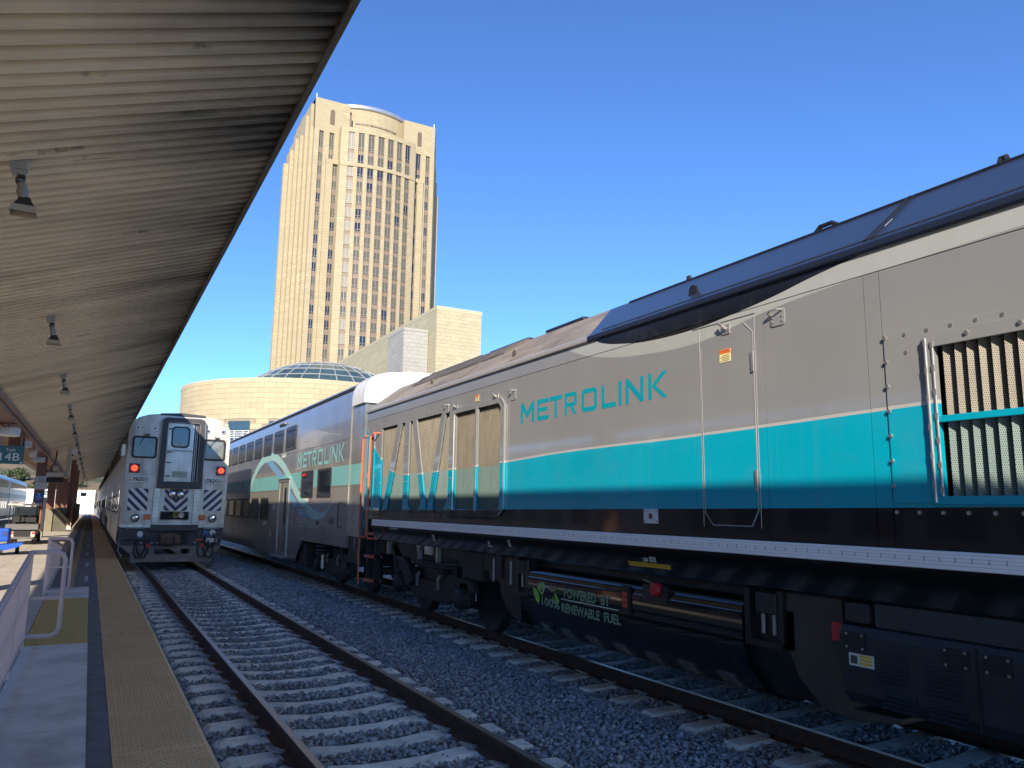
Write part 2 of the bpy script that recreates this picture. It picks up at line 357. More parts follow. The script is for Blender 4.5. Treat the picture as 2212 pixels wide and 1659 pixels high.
for k in range(46): link('tactile_tile', me_tile, None, plat, loc=(.276, 2.7 + k*1.132, 0))
box('tactile_tile', (.276, 2.7+46*1.132, PZ-.02), (.888, 140, PZ), m_tact, plat)
me_pad = tile_mesh(.666, 1.285); me_pad.materials.append(tactmat('tactile_pad', (.80, .58, .22), (.68, .49, .20), (.5, .33, .10)))
for k in range(4): link('tactile_tile', me_pad, None, plat, loc=(-.548, 10.95 + k*1.289, .006))
for y in (19.6, 24.2, 29.4, 35, 41):
    m_st = M('stencil_white', (.5, .5, .5), .8, var=.3, scale=30, dirt=.8, dcol=(.1, .1, .1), dscale=12)
    for q in range(6): box('stencil_mark', (.035, y+q*.24, PZ-.003), (.105, y+q*.24+.19, PZ+.002), m_st, plat)
# ------------------------------------------------------------------ canopy over the platform
XC = -2.28
can = thing('platform_canopy', (XC, 40, PZ), 'long butterfly canopy with ribbed beige underside over the platform', 'canopy')
def wing(xa, za, xb, zb, name):
    P, d = .194, .085; mb = MB(); vs = []; ny = 0
    for k in range(int(135/P)):
        y = -14 + k*P + (7.77 + 14) % P
        for dy, h in ((0, 0), (.098, 0), (.110, d), (.182, d)): vs += [(xa, y+dy, za+h), (xb, y+dy, zb+h)]; ny += 1
    mb.add(vs, [(2*i, 2*i+1, 2*i+3, 2*i+2) for i in range(ny-1)])
    o = mb.build(name, m_soffit, can)
    s = -.02 if xb > xa else .02
    MB().add([(xa,-14,za+.09),(xb,-14,zb+.09),(xb,121,zb+.09),(xa,121,za+.09),(xa,-14,za+.13),(xb,-14,zb+.13),(xb,121,zb+.13),(xa,121,za+.13)], [(0,3,2,1),(4,5,6,7),(0,1,5,4),(1,2,6,5),(2,3,7,6),(3,0,4,7)]).build('roof_slab', m_galv, can)
    f = -1 if xb < xa else 1
    MB().prism([(xb-.004*f, zb-.03), (xb+.05*f, zb-.03), (xb+.06*f, zb+.09), (xb-.004*f, zb+.11)], 'y', -14, 121).build('fascia', M('fascia_grey', (.13, .12, .105), .7, var=.25, scale=3, dirt=.5), can)
wing(-2.06, 4.417, 1.385, 5.622, 'ribbed_soffit'); wing(2*XC+2.06, 4.417, 2*XC-1.385, 5.622, 'ribbed_soffit')
box('ridge_beam', (-2.46, -14, 4.14), (-2.08, 121, 4.54), m_brown, can)
box('ridge_beam', (-2.075, -14, 4.28), (-2.015, 121, 4.58), m_brown, can)
box('trough_plate', (-3.35, -14, 4.10), (-2.465, 121, 4.20), M('brown_plate', (.30, .15, .085), .6, var=.1, dirt=.3, dcol=(.12, .06, .04)), can)
m_cap = M('concrete_cap', (.5, .48, .44), .7)
for y in (-10, 3.5, 17, 45, 58.5, 72, 85.5, 99, 112):
    box('column', (-2.5, y-.22, PZ), (-2.06, y+.22, 4.13), m_brown, can, bevel=.02)
    box('column_base', (-2.6, y-.32, PZ), (-1.96, y+.32, PZ+.28), m_cap, can, bevel=.03)
for y in (58.8, 66, 76): box('column', (-1.33, y-.14, PZ+.25), (-1.05, y+.14, 4.72), m_brown, can); box('column_base', (-1.4, y-.2, PZ), (-.98, y+.2, PZ+.25), m_cap, can)
# ------------------------------------------------------------------ floodlights hanging from the canopy
def lamp_parts():
    out = []
    mb = MB(); mb.box(-.09, .09, -.075, .075, -.07, .06); mb.box(-.065, .08, -.06, .06, -.135, -.07); out.append(('mounting_box', mb.mesh('mounting_box'), m_galv))
    mb = MB(); mb.lathe([(.03, -.05), (.05, -.04), (.052, .04), (.03, .05)], (.03, 0, -.19), (1, .3, 0), 16); out.append(('swivel_knuckle', mb.mesh('swivel_knuckle'), M('knuckle_steel', (.10, .095, .09), .35, metal=.8)))
    mb = MB(); mb.lathe([(.03, 0), (.05, -.03), (.056, -.1), (.066, -.11), (.066, -.135), (.058, -.145), (.06, -.2), (.045, -.22)], (.04, 0, -.2), (-.2, 0, 1), 20); out.append(('lamp_body', mb.mesh('lamp_body'), m_galv))
    mb = MB(); cx = .10; q = []
    for h, z in ((.055, -.40), (.068, -.44), (.112, -.52)): q += [(cx-h, -h*.85, z), (cx+h, -h*.85, z), (cx+h, h*.85, z), (cx-h, h*.85, z)]
    mb.add(q, [(i*4+k, i*4+(k+1) % 4, (i+1)*4+(k+1) % 4, (i+1)*4+k) for i in range(2) for k in range(4)]+[(3, 2, 1, 0)])
    out.append(('reflector_horn', mb.mesh('reflector_horn'), M('horn_dark', (.035, .034, .032), .5, dirt=.4, dcol=(.12, .1, .08))))
    mb = MB(); o1 = [(cx-.122, -.105), (cx+.122, -.105), (cx+.122, .105), (cx-.122, .105)]; i1 = [(cx-.112, -.095), (cx+.112, -.095), (cx+.112, .095), (cx-.112, .095)]
    vs = [(x, y, -.516) for x, y in i1]+[(x, y, -.516) for x, y in o1]+[(x+(x-cx)*.12, y*1.14, -.60) for x, y in o1]
    mb.add(vs, [(k, (k+1) % 4, 4+(k+1) % 4, 4+k) for k in range(4)]+[(4+k, 4+(k+1) % 4, 8+(k+1) % 4, 8+k) for k in range(4)]); out.append(('glass_skirt', mb.mesh('glass_skirt'), M('frosted_skirt', (.42, .37, .28), .35, var=.1)))
    return out
LP = lamp_parts(); lamp_group = 'floodlights hanging under the canopy'
ORD = ['nearest', 'second nearest', 'third nearest', 'fourth nearest', 'fifth nearest', 'sixth nearest', 'seventh nearest', 'eighth nearest']
for k in range(14):
    y = 7.74 + 6.385*k; L = thing('floodlight', (-.82, y, 4.83), (ORD[k] + ' square horn floodlight hanging from the ribbed canopy') if k < 8 else 'tiny far floodlight at the end of the canopy lamp row', 'floodlight', lamp_group)
    for nm, me, mt in LP:
        o = link(nm, me, mt, L, loc=(-.82, y, 4.83)); o.scale = (.74, .74, .74)
# ------------------------------------------------------------------ locomotive
LX = 4.87; LC = 6.49; LY0, LY1 = -5.4, 15.3
def curve_node(t, src, pts, a0, a1, b0, b1):
    u = t.math('DIVIDE', t.math('SUBTRACT', src, a0), a1-a0, True)
    n = t.n.new('ShaderNodeFloatCurve'); c = n.mapping.curves[0]; pts = sorted(pts)
    P = [((y-a0)/(a1-a0), (z-b0)/(b1-b0)) for y, z in pts]
    c.points[0].location = P[0]; c.points[1].location = P[-1]
    for p in P[1:-1]: c.points.new(*p)
    n.mapping.update(); t.l(u, n.inputs['Value'])
    return t.math('ADD', t.math('MULTIPLY', n.outputs[0], b1-b0), b0)
C_GREY, C_TEAL, C_LIGHT, C_BLACK, C_LINE = (.235, .238, .240), (.0, .335, .46), (.365, .38, .36), (.008, .008, .009), (.44, .43, .40)
def livery():
    t = NT('locomotive_paint')
    T = curve_node(t, t.y, [(-6, 2.63), (2.5, 2.615), (5.5, 2.565), (7.84, 2.545), (9.2, 2.50), (11, 2.47), (12.9, 2.45), (13.4, 2.49), (13.86, 2.60), (14.27, 2.77), (14.62, 2.97), (14.9, 3.16), (15.2, 3.41), (15.6, 3.75)], -6, 15.6, 2, 4)
    G = curve_node(t, t.y, [(-6, 3.62), (3.4, 3.62), (4.28, 3.58), (4.74, 3.53), (5.44, 3.44), (6.2, 3.47), (6.95, 3.57), (7.61, 3.76), (8.0, 3.95), (15.6, 3.99)], -6, 15.6, 2, 4)
    Hh = curve_node(t, t.y, [(-6, 3.97), (2.6, 3.9), (3.3, 3.83), (3.67, 3.78), (4.06, 3.73), (4.5, 3.66), (4.99, 3.61), (5.44, 3.58), (6.03, 3.59), (6.56, 3.65), (6.95, 3.73), (7.2, 3.85), (7.5, 3.95), (15.6, 3.99)], -6, 15.6, 2, 4)
    c = C_GREY
    gv = t.ramp(t.noise(.9, 3), .3, .7); c = t.mix(gv, sc(C_GREY, .94), sc(C_GREY, 1.06))
    c = t.mix(t.math('GREATER_THAN', t.z, G), c, C_LIGHT)
    c = t.mix(t.math('GREATER_THAN', t.z, Hh), c, C_BLACK)
    c = t.mix(t.math('LESS_THAN', t.z, t.math('ADD', T, .024)), c, C_LINE)
    c = t.mix(t.math('LESS_THAN', t.z, T), c, t.mix(gv, sc(C_TEAL, .95), sc(C_TEAL, 1.05)))
    c = t.mix(t.math('LESS_THAN', t.z, t.math('SUBTRACT', 1.955, t.math('MULTIPLY', t.y, .0088))), c, C_BLACK)
    blk = t.math('LESS_THAN', t.z, 1.93)
    dust = t.math('ADD', t.math('MULTIPLY', t.ramp(t.noise(2.2, 6, .7), .5, .8), .14), t.math('MULTIPLY', t.ramp(t.noise(5, 5, .65, t.scalev((1, 3.2, .12))), .55, .8), .10)); c = t.mix(t.math('MULTIPLY', dust, t.math('SUBTRACT', 1, blk)), c, (.16, .14, .12))
    t.bump(t.noise(1.3, 2, .4, t.scalev((1, 1, .7))), .12, .012)
    return t.fin(c, .26, 0, .9, .35)
m_liv = livery()
def roofmat():
    t = NT('locomotive_roof')
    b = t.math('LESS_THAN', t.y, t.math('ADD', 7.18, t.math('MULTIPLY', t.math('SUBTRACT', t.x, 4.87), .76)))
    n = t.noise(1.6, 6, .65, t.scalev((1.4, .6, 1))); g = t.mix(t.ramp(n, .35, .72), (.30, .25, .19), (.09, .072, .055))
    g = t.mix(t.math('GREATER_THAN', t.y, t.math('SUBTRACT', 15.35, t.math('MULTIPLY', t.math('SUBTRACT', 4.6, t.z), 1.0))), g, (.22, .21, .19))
    c = t.mix(b, g, (.022, .030, .055)); t.bump(t.noise(30, 3), .08, .005)  # black part tinted navy: the sky's reflection is put into its colour
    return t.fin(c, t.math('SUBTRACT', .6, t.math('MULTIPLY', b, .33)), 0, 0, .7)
m_roof = roofmat()
m_teal = M('teal_paint', C_TEAL, .3, var=.05, coat=.6); m_lgrey = M('loco_grey_paint', C_GREY, .32, var=.05, coat=.5)
m_gloss = M('black_gloss', (.006, .006, .007), .1, var=.1, coat=.5, bump=.05, bscale=2)
m_satin = M('black_satin', (.012, .012, .013), .38, var=.25, scale=4, dirt=.35, dcol=(.03, .026, .02), dscale=2.5)
m_bog = M('bogie_black', (.022, .022, .023), .55, var=.3, scale=5, bump=.15, bscale=40, dirt=.8, dcol=(.05, .038, .026), dscale=2.5)
m_sill = M('sill_white', (.92, .92, .91), .35, var=.03, scale=2, dirt=.12, dcol=(.5, .48, .45), dscale=8)
m_chrome = M('bright_steel', (.62, .60, .56), .28, metal=.9, var=.1, scale=20)
m_stain = M('stainless', (.50, .48, .44), .33, metal=.75, var=.16, scale=2.5, bump=.04, bscale=90, dirt=.45, dcol=(.20, .16, .12), dscale=1.8, streak=True)
m_orange = M('orange_paint', (.62, .13, .055), .4, var=.06)
loco = thing('diesel_locomotive', (LC, 5, 0), 'large glossy grey, teal and black diesel locomotive filling the right side', 'locomotive')
box('body_core', (LX+.09, LY0+.1, 1.5), (2*LC-LX-.02, LY1-.06, 3.84), M('core_black', (.01, .01, .01), .8), loco)
# side wall in panels, with real joints, round the grille openings
OPEN = [(11.10, 14.33, 1.82, 3.40), (9.32, 10.86, 1.87, 3.33), (.9, 3.09, 2.0, 2.99), (14.80, 15.08, 1.9, 3.28)]
cuts = [LY0, -2.0, .25, 3.47, 3.60, 4.58, 5.44, 9.09, 10.98, 14.42, LY1]
g = .003
for a, b in zip(cuts, cuts[1:]):
    mb = MB(); y = a; ops = sorted(o for o in OPEN if a <= o[0] and o[1] <= b)
    x1 = LX+.03
    for (p, q, z0, z1) in ops:
        mb.box(LX, x1, y+(g if y == a else 0), p, 1.655, 3.615); mb.box(LX, x1, p, q, 1.655, z0); mb.box(LX, x1, p, q, z1, 3.615); y = q
    mb.box(LX, x1, y+(g if y == a else 0), b-g, 1.655, 3.615)
    mb.build('body_panel', m_liv, loco)
box('body_panel', (2*LC-LX-.03, LY0, 1.6), (2*LC-LX, LY1, 3.8), m_lgrey, loco)
MB().add([(LX,LY0,3.622),(LX,LY1,3.622),(LX+.012,LY1,3.79),(LX+.012,LY0,3.79),(LX+.05,LY0,3.622),(LX+.05,LY1,3.622),(LX+.05,LY1,3.79),(LX+.05,LY0,3.79)],
         [(0,1,2,3),(4,7,6,5),(0,4,5,1),(1,5,6,2),(3,2,6,7),(0,3,7,4)]).build('cornice_panel', m_liv, loco)
def lipmat():
    t = NT('roof_lip_paint_sky_tint'); b = t.math('LESS_THAN', t.y, 7.2); return t.fin(t.mix(b, (.32, .31, .30), (.016, .022, .045)), .25, 0, .4)  # grey paint, then black with a sky reflection coloured in as blue
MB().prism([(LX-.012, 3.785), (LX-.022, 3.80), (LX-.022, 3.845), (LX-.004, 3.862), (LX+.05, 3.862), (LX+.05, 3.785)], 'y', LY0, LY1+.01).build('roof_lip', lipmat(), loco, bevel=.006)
RP = [(LX+.005, 3.865), (5.55, 4.382), (5.75, 4.44), (2*LC-5.75, 4.44), (2*LC-5.55, 4.382), (2*LC-LX, 3.865)]
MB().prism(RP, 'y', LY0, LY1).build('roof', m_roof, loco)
box('end_wall', (LX+.02, LY1-.055, 1.5), (2*LC-LX-.02, LY1-.004, 3.86), m_teal, loco)
# roof details
def on_roof(x): return 3.865 + (x-LX-.005)*(4.382-3.865)/(5.55-LX-.005)
m_hatch = M('roof_hatch', (.10, .082, .062), .6, var=.3, scale=3, dirt=.6, dcol=(.2, .17, .13))
for ya, yb in ((9.8, 13.9),):
    MB().add([(x, y, on_roof(x)+h) for h in (.004, .03) for x, y in ((5.30, ya+.3), (5.30, yb), (5.56, yb+.15), (5.56, ya))], [(0,1,2,3),(7,6,5,4),(0,4,5,1),(1,5,6,2),(2,6,7,3),(3,7,4,0)]).build('roof_hatch', m_hatch, loco)
for y in (9.2, 10.9, 12.6, 14.3): MB().tube([(x, y, on_roof(x)+.006) for x in (4.93, 5.25, 5.52)], .012, 6).build('roof_seam', M('seam_grey', (.13, .11, .09), .6), loco)
for ya, yb in ((9.9, 11.2), (11.5, 13.8), (8.4, 9.4)): box('roof_vent', (5.6, ya, 4.40), (6.3, yb, 4.46), m_satin, loco, bevel=.02)
MB().tube([(4.885, 3.58, 3.885), (5.2, 3.6, on_roof(5.2)+.012), (5.56, 3.64, 4.4)], .007, 8).build('roof_seam', m_satin, loco)
MB().tube([(4.885, 3.52, 3.885), (5.2, 3.54, on_roof(5.2)+.012), (5.56, 3.58, 4.4)], .004, 8).build('roof_seam', m_satin, loco)
MB().add([(x, y, on_roof(x)+.008) for x, y in ((5.06, 3.52), (5.06, 3.535), (5.17, 3.545), (5.17, 3.53))], [(0, 1, 2, 3)]).build('sealant_patch', m_white, loco)
box('roof_edge_strip', (5.53, LY0, 4.372), (5.60, 7.3, 4.388), m_satin, loco)
MB().add([(LX+.03, y, on_roof(LX+.03)+.004) for y in (LY0, 7.0)]+[(LX+.06, y, on_roof(LX+.06)+.004) for y in (7.0, LY0)], [(0,1,2,3)]).build('gutter_line', m_black, loco)
for x, y in ((5.05, 5.62), (5.1, 12.41), (5.05, 9.3), (5.62, 2.2)):
    z = on_roof(min(x, 5.55)); mb = MB()
    pts = [(y+.055*math.cos(a), z+.035+.055*math.sin(a)) for a in np.linspace(0, math.pi, 9)]+[(y-.06, z-.03), (y+.06, z-.03)]
    mb.prism(pts, 'x', x-.014, x+.014); mb.cyl((x-.016, y, z+.035), (x+.016, y, z+.035), .018, 10)
    mb.build('lifting_lug', m_satin if y < 7 else m_hatch, loco)
for ya, yb in ((4.35, 4.62), (2.25, 2.4), (2.9, 2.97), (6.3, 6.34)): MB().tube([(5.62, ya, 4.4), (5.62, ya+(yb-ya)*.3, 4.455), (5.62, ya+(yb-ya)*.75, 4.455), (5.62, yb, 4.4)], .022, 8).build('roof_loop', m_satin, loco)
# V-braced radiator grilles
def zig(name, y0, y1, z0, z1, x, per, amp, mat, parent):
    n = int(round((y1-y0)/per)); vs = []
    for k in range(2*n+1):
        y = y0 + k*(y1-y0)/(2*n); xx = x + (amp if k % 2 else 0); vs += [(xx, y, z0), (xx, y, z1)]
    return MB().add(vs, [(2*k, 2*k+1, 2*k+3, 2*k+2) for k in range(2*n)]).build(name, mat, parent)
def perf(name, col, hole, pitch, kx=.3):
    t = NT(name)
    def dots(oy, oz):
        u = t.math('SUBTRACT', t.math('FRACT', t.math('ADD', t.math('DIVIDE', t.math('ADD', t.y, t.math('MULTIPLY', t.x, kx)), pitch), oy)), .5)
        w = t.math('SUBTRACT', t.math('FRACT', t.math('ADD', t.math('DIVIDE', t.z, pitch*1.732), oz)), .5); w = t.math('MULTIPLY', w, 1.732)
        return t.math('LESS_THAN', t.math('ADD', t.math('MULTIPLY', u, u), t.math('MULTIPLY', w, w)), hole)
    d = t.math('MAXIMUM', dots(0, 0), dots(.5, .5))
    c = t.mix(t.ramp(t.noise(7, 4, .6, t.scalev((1, 1, .3))), .35, .7), sc(col, .75), sc(col, 1.2))
    T = t.math('LESS_THAN', t.z, 2.48)
    c = t.mix(t.math('MULTIPLY', T, .45), c, (.03, .20, .22))
    return t.fin(t.mix(d, c, (.012, .011, .01)), .5, .2)
m_perf = perf('perforated_sheet', (.165, .14, .10), .11, .014); m_perf2 = perf('perforated_blade', (.19, .165, .125), .085, .0165, -1.)
zig('radiator_grille', 11.06, 14.38, 1.79, 3.43, LX+.035, .062, .055, m_perf, loco)
for poly in ([(13.46,3.42),(13.24,3.42),(13.93,1.80),(14.17,1.80)], [(12.72,3.42),(12.52,3.42),(11.96,1.80),(12.17,1.80)], [(11.41,3.42),(11.24,3.42),(11.74,1.80),(11.95,1.80)]):
    MB().prism(poly, 'x', LX-.002, LX+.024).build('diagonal_brace', m_liv, loco, bevel=.004)
box('grille_post', (LX-.004, 12.84, 1.80), (LX+.024, 13.08, 3.42), m_liv, loco, bevel=.004)
for poly in ([(12.84,1.8),(12.84,1.93),(12.62,1.8)], [(11.1,1.8),(11.1,2.02),(11.33,1.8)], [(12.4,1.8),(12.2,1.8),(12.12,2.02)], [(11.6,1.8),(11.72,1.8),(11.8,2.02)]): MB().prism(poly, 'x', LX-.003, LX+.022).build('gusset', m_liv, loco)
me_bolt = MB().lathe([(.0, -.012), (.014, -.012), (.016, -.004), (.016, .004)], (0, 0, 0), (1, 0, 0), 8).mesh('bolt'); me_bolt.materials.append(m_chrome)
me_rivet = MB().lathe([(.0, -.007), (.009, -.006), (.012, .003)], (0, 0, 0), (1, 0, 0), 6).mesh('rivet'); me_rivet.materials.append(M('rivet_grey', (.30, .28, .26), .4, metal=.4))
for y in np.arange(11.2, 14.4, .24): link('rivet', me_rivet, None, loco, loc=(LX, y, 3.475)); link('rivet', me_rivet, None, loco, loc=(LX, y, 1.765))
for z in np.arange(1.9, 3.4, .22):
    for y in (12.90, 13.03, 11.03, 14.37): link('rivet', me_rivet, None, loco, loc=(LX-.004, y, z))
zig('end_grille', 14.79, 15.09, 1.88, 3.30, LX+.035, .06, .03, m_perf, loco)
frame_prism(rrect(14.74, 15.14, 1.84, 3.36, .06), rrect(14.80, 15.08, 1.9, 3.28, .03), 'x', LX-.012, LX+.02).build('grille_frame', m_liv, loco)
# pair of grille doors
gd = frame_prism([(9.20,1.88),(9.32,1.785),(10.94,1.785),(10.97,1.83),(10.97,3.36),(10.93,3.41),(9.32,3.41),(9.20,3.29)], [(9.33,1.93),(9.38,1.87),(10.83,1.87),(10.86,1.89),(10.86,3.30),(10.84,3.33),(9.40,3.33),(9.33,3.27)], 'x', LX-.02, LX+.01).build('grille_door_frame', m_liv, loco, bevel=.006)
box('door_stile', (LX-.018, 10.045, 1.86), (LX+.01, 10.135, 3.335), m_liv, gd); box('door_stile', (LX-.026, 10.072, 1.84), (LX-.019, 10.092, 3.36), m_stain, gd)
MB().tube([(LX-.024, 9.325, 1.80), (LX-.024, 9.205, 1.88), (LX-.024, 9.205, 3.29), (LX-.024, 9.325, 3.405)], .011, 6).build('door_edge', m_stain, gd)
MB().tube([(LX-.024, 10.86, 1.86), (LX-.024, 10.86, 3.31)], .009, 6).build('door_edge', m_stain, gd)
zig('door_grille', 9.3, 10.07, 1.85, 3.35, LX+.025, .064, .04, m_perf, loco); zig('door_grille', 10.11, 10.88, 1.85, 3.35, LX+.025, .064, .04, m_perf, loco)
box('door_sill', (LX-.05, 9.35, 1.742), (LX, 10.9, 1.772), m_gloss, loco, bevel=.005)
# big vertical-blade grille at the right
mb = frame_prism([(.78,1.945),(3.15,1.945),(3.15,3.06),(.78,3.06)], [(.9,2.0),(3.088,2.0),(3.088,2.985),(.9,2.985)], 'x', LX-.03, LX+.01); gf = mb.build('grille_frame', m_liv, loco, bevel=.004)
MB().tube([(LX-.034, 3.135, 1.96), (LX-.034, 3.135, 3.05)], .010, 6).build('frame_edge', m_stain, gf); MB().tube([(LX-.03, 3.088, 2.0), (LX-.03, 3.088, 2.98)], .009, 6).build('frame_edge', m_stain, gf)
for z in np.arange(2.02, 3.0, .16): box('frame_clip', (LX-.04, 3.08, z), (LX-.028, 3.098, z+.04), m_stain, gf)
for z in np.arange(2.05, 3.05, .19): box('frame_clip', (LX-.042, 3.128, z), (LX-.028, 3.146, z+.045), m_stain, gf)
me_blade = MB().add([(LX+.005, .034, 2.0), (LX+.07, -.03, 2.0), (LX+.07, -.03, 2.99), (LX+.005, .034, 2.99), (LX+.009, .038, 2.0), (LX+.074, -.026, 2.0), (LX+.074, -.026, 2.99), (LX+.009, .038, 2.99)], [(0,1,2,3),(7,6,5,4),(0,4,5,1),(3,2,6,7),(0,3,7,4),(1,5,6,2)]).mesh('grille_blade'); me_blade.materials.append(m_perf2)
for k, y in enumerate(np.arange(.95, 3.07, .079)): link('grille_blade', me_blade, None, loco, loc=(0, y, 0))
box('grille_mesh', (LX+.080, .9, 2.0), (LX+.086, 3.09, 2.99), perf('dark_mesh', (.07, .065, .055), .12, .03), loco)
box('grille_bar', (LX-.028, .9, 2.478), (LX+.004, 3.088, 2.522), m_teal, loco, bevel=.004)
for k, y in enumerate(np.arange(1.1, 3.6, .1655)):
    if k: link('bolt', me_bolt, None, loco, loc=(LX, 3.115+.1655*2-.1655*k+.014, 3.11)); link('bolt', me_bolt, None, loco, loc=(LX, 3.44+.1655-.1655*k, 1.893))
for k in range(7): link('bolt', me_bolt, None, loco, loc=(LX-.008, 3.445, 2.07+.1735*k))
link('bolt', me_bolt, None, loco, loc=(LX, 3.29, 2.985)); 
for k, y in enumerate(np.arange(1.2, 3.1, .33)): link('bolt', me_bolt, None, loco, loc=(LX-.03, y, 3.035))
box('cover_plate', (LX-.008, .3, 1.96), (LX-.0005, 3.452, 3.135), m_liv, loco, bevel=.002) if False else None
MB().prism([(3.155, 1.955), (3.456, 1.955), (3.456, 3.14), (3.155, 3.14)], 'x', LX-.009, LX-.001).build('cover_plate', m_liv, loco, bevel=.002)
box('cover_plate', (LX-.009, .6, 3.065), (LX-.001, 3.153, 3.14), m_liv, loco, bevel=.002)
# walk-through door with bead, latch, hinges
DO = [(4.77,1.765),(5.23,1.765),(5.325,1.87),(5.34,3.40),(5.27,3.485),(4.79,3.505),(4.69,3.41),(4.69,1.90)]
dr = MB().prism(DO, 'x', LX-.007, LX-.001).build('side_door', m_liv, loco, bevel=.003)
MB().tube([(LX-.006, y, z) for y, z in ((4.77,1.765),(5.23,1.765),(5.325,1.87),(5.34,3.38))], .005, 6).build('door_edge', M('door_bead', (.36, .355, .35), .35, metal=.4), dr)
MB().tube([(LX-.006, y, z) for y, z in ((4.79,3.505),(4.69,3.41),(4.69,1.90),(4.77,1.765))], .006, 6).build('door_edge', MATS['door_bead'], dr)
MB().tube([(LX-.004, y, z) for y, z in ((4.66,3.57),(5.44,3.575))], .0035, 6).build('drip_rail', m_lgrey, loco)
MB().tube([(LX-.002, y, z) for y, z in ((5.36,3.56),(5.355,1.75))], .0035, 6).build('drip_rail', m_lgrey, loco); MB().tube([(LX-.002, y, z) for y, z in ((4.675,3.56),(4.672,1.75))], .0035, 6).build('drip_rail', m_lgrey, loco)
for z in (3.06, 2.05): box('hinge', (LX-.022, 4.68, z), (LX-.004, 4.712, z+.18), m_stain, dr, bevel=.004)
def latch(y, z, parent):
    l = box('latch_plate', (LX-.016, y-.05, z-.045), (LX-.007, y+.05, z+.045), m_stain, parent, bevel=.006)
    MB().tube([(LX-.02, y-.01, z+.0), (LX-.055, y+.005, z+.03), (LX-.05, y+.045, z+.06)], [.016, .014, .018], 8).build('latch_handle', m_stain, l)
latch(5.0, 3.49, dr); latch(10.82, 3.42, gd); latch(9.46, 3.42, gd)
def eye(y, z):
    l = MB().prism(rrect(y-.075, y+.075, z-.075, z+.07, .025), 'x', LX-.009, LX-.001).build('handle_plate', m_lgrey, loco, bevel=.002)
    MB().tube([(LX-.008, y-.055, z+.05), (LX-.05, y-.03, z+.055), (LX-.065, y+.03, z+.05), (LX-.045, y+.07, z+.035), (LX-.006, y+.075, z+.03)], .008, 8).build('grab_loop', m_stain, l)
    for q in (-.05, .05):
        for w in (-.04, 0.0): link('rivet', me_rivet, None, l, loc=(LX-.009, y+q, z+w))
eye(4.41, 3.48); eye(8.99, 3.40); eye(11.2, 3.45)
# decals
m_worange = M('decal_orange', (.75, .16, .03), .5, var=.03); m_wcream = M('decal_cream', (.78, .68, .33), .5, var=.03); m_prn = M('decal_print', (.08, .06, .05), .6, var=.02)
def warn(y0, y1, z0, z1, dm=1):
    s = box('warning_label', (LX-.0105, y0, z0), (LX-.0085, y1, z1), m_wcream, loco); zc = z0+(z1-z0)*.66
    box('label_header', (LX-.012, y0, zc), (LX-.0107, y1, z1), m_worange, s)
    textrect('label_text', 'WARNING', (LX-.0125, y1-.02, zc+(z1-zc)*.3), (0, -(y1-y0)*.8, 0), (0, 0, (z1-zc)*.45), m_prn, s)
    for k in range(4): box('label_line', (LX-.0118, y0+.012, z0+.01+k*.015), (LX-.0108, y1-.012-.02*(k % 2), z0+.015+k*.015), m_prn, s)
warn(4.955, 5.09, 3.20, 3.315); warn(10.03, 10.15, 3.435, 3.535)
SP = [('M',8.78,8.43),('E',8.35,8.07),('T',8.05,7.76),('R',7.70,7.44),('O',7.34,7.03),('L',6.94,6.67),('I',6.625,6.575),('N',6.50,6.20),('K',6.12,5.82)]
lettering('lettering', LX-.002, SP, 2.985, 3.25, M('teal_lettering', (.0, .28, .35), .35, var=.03), loco)['label'] = 'teal METROLINK lettering'
pl = box('placard', (LX-.006, 6.0, 1.76), (LX-.001, 6.22, 1.90), M('placard_white', (.6, .6, .6), .4, var=.05), loco); box('placard_mark', (LX-.008, 6.085, 1.805), (LX-.0065, 6.135, 1.855), M('mark_red', (.10, .02, .03), .5), pl)
for y in (6.02, 6.2):
    for z in (1.78, 1.88): link('rivet', me_rivet, None, pl, loc=(LX-.006, y, z))
# sill strip and frame under it
MB().prism([(LX-.035, 1.535), (LX-.04, 1.54), (LX-.04, 1.645), (LX-.035, 1.65), (LX+.05, 1.65), (LX+.05, 1.535)], 'y', LY0, 14.62).build('sill_strip', m_sill, loco)
for z in (1.562, 1.585, 1.608, 1.63): box('sill_groove', (LX-.0412, LY0, z), (LX-.0405, 14.6, z+.004), M('groove_grey', (.66, .66, .68), .4), loco)
for k, y in enumerate(np.arange(2.4, 12, .105)): box('sill_tick', (LX-.0422, y, 1.582), (LX-.0414, y+.006, 1.612), M('tick_grey', (.25, .25, .28), .5), loco)
MB().prism([(LX-.012, 1.53), (LX+.06, 1.53), (LX+.16, 1.25), (LX+.10, 1.255), (LX+.075, 1.275)], 'y', LY0, 14.75).build('frame_rail', m_gloss, loco)
box('step_bracket', (LX-.1, 13.18, 1.5), (LX-.03, 13.42, 1.528), m_galv, loco)
box('underframe', (LX+.25, LY0, 1.0), (2*LC-LX-.25, LY1-.2, 1.5), m_dark, loco)
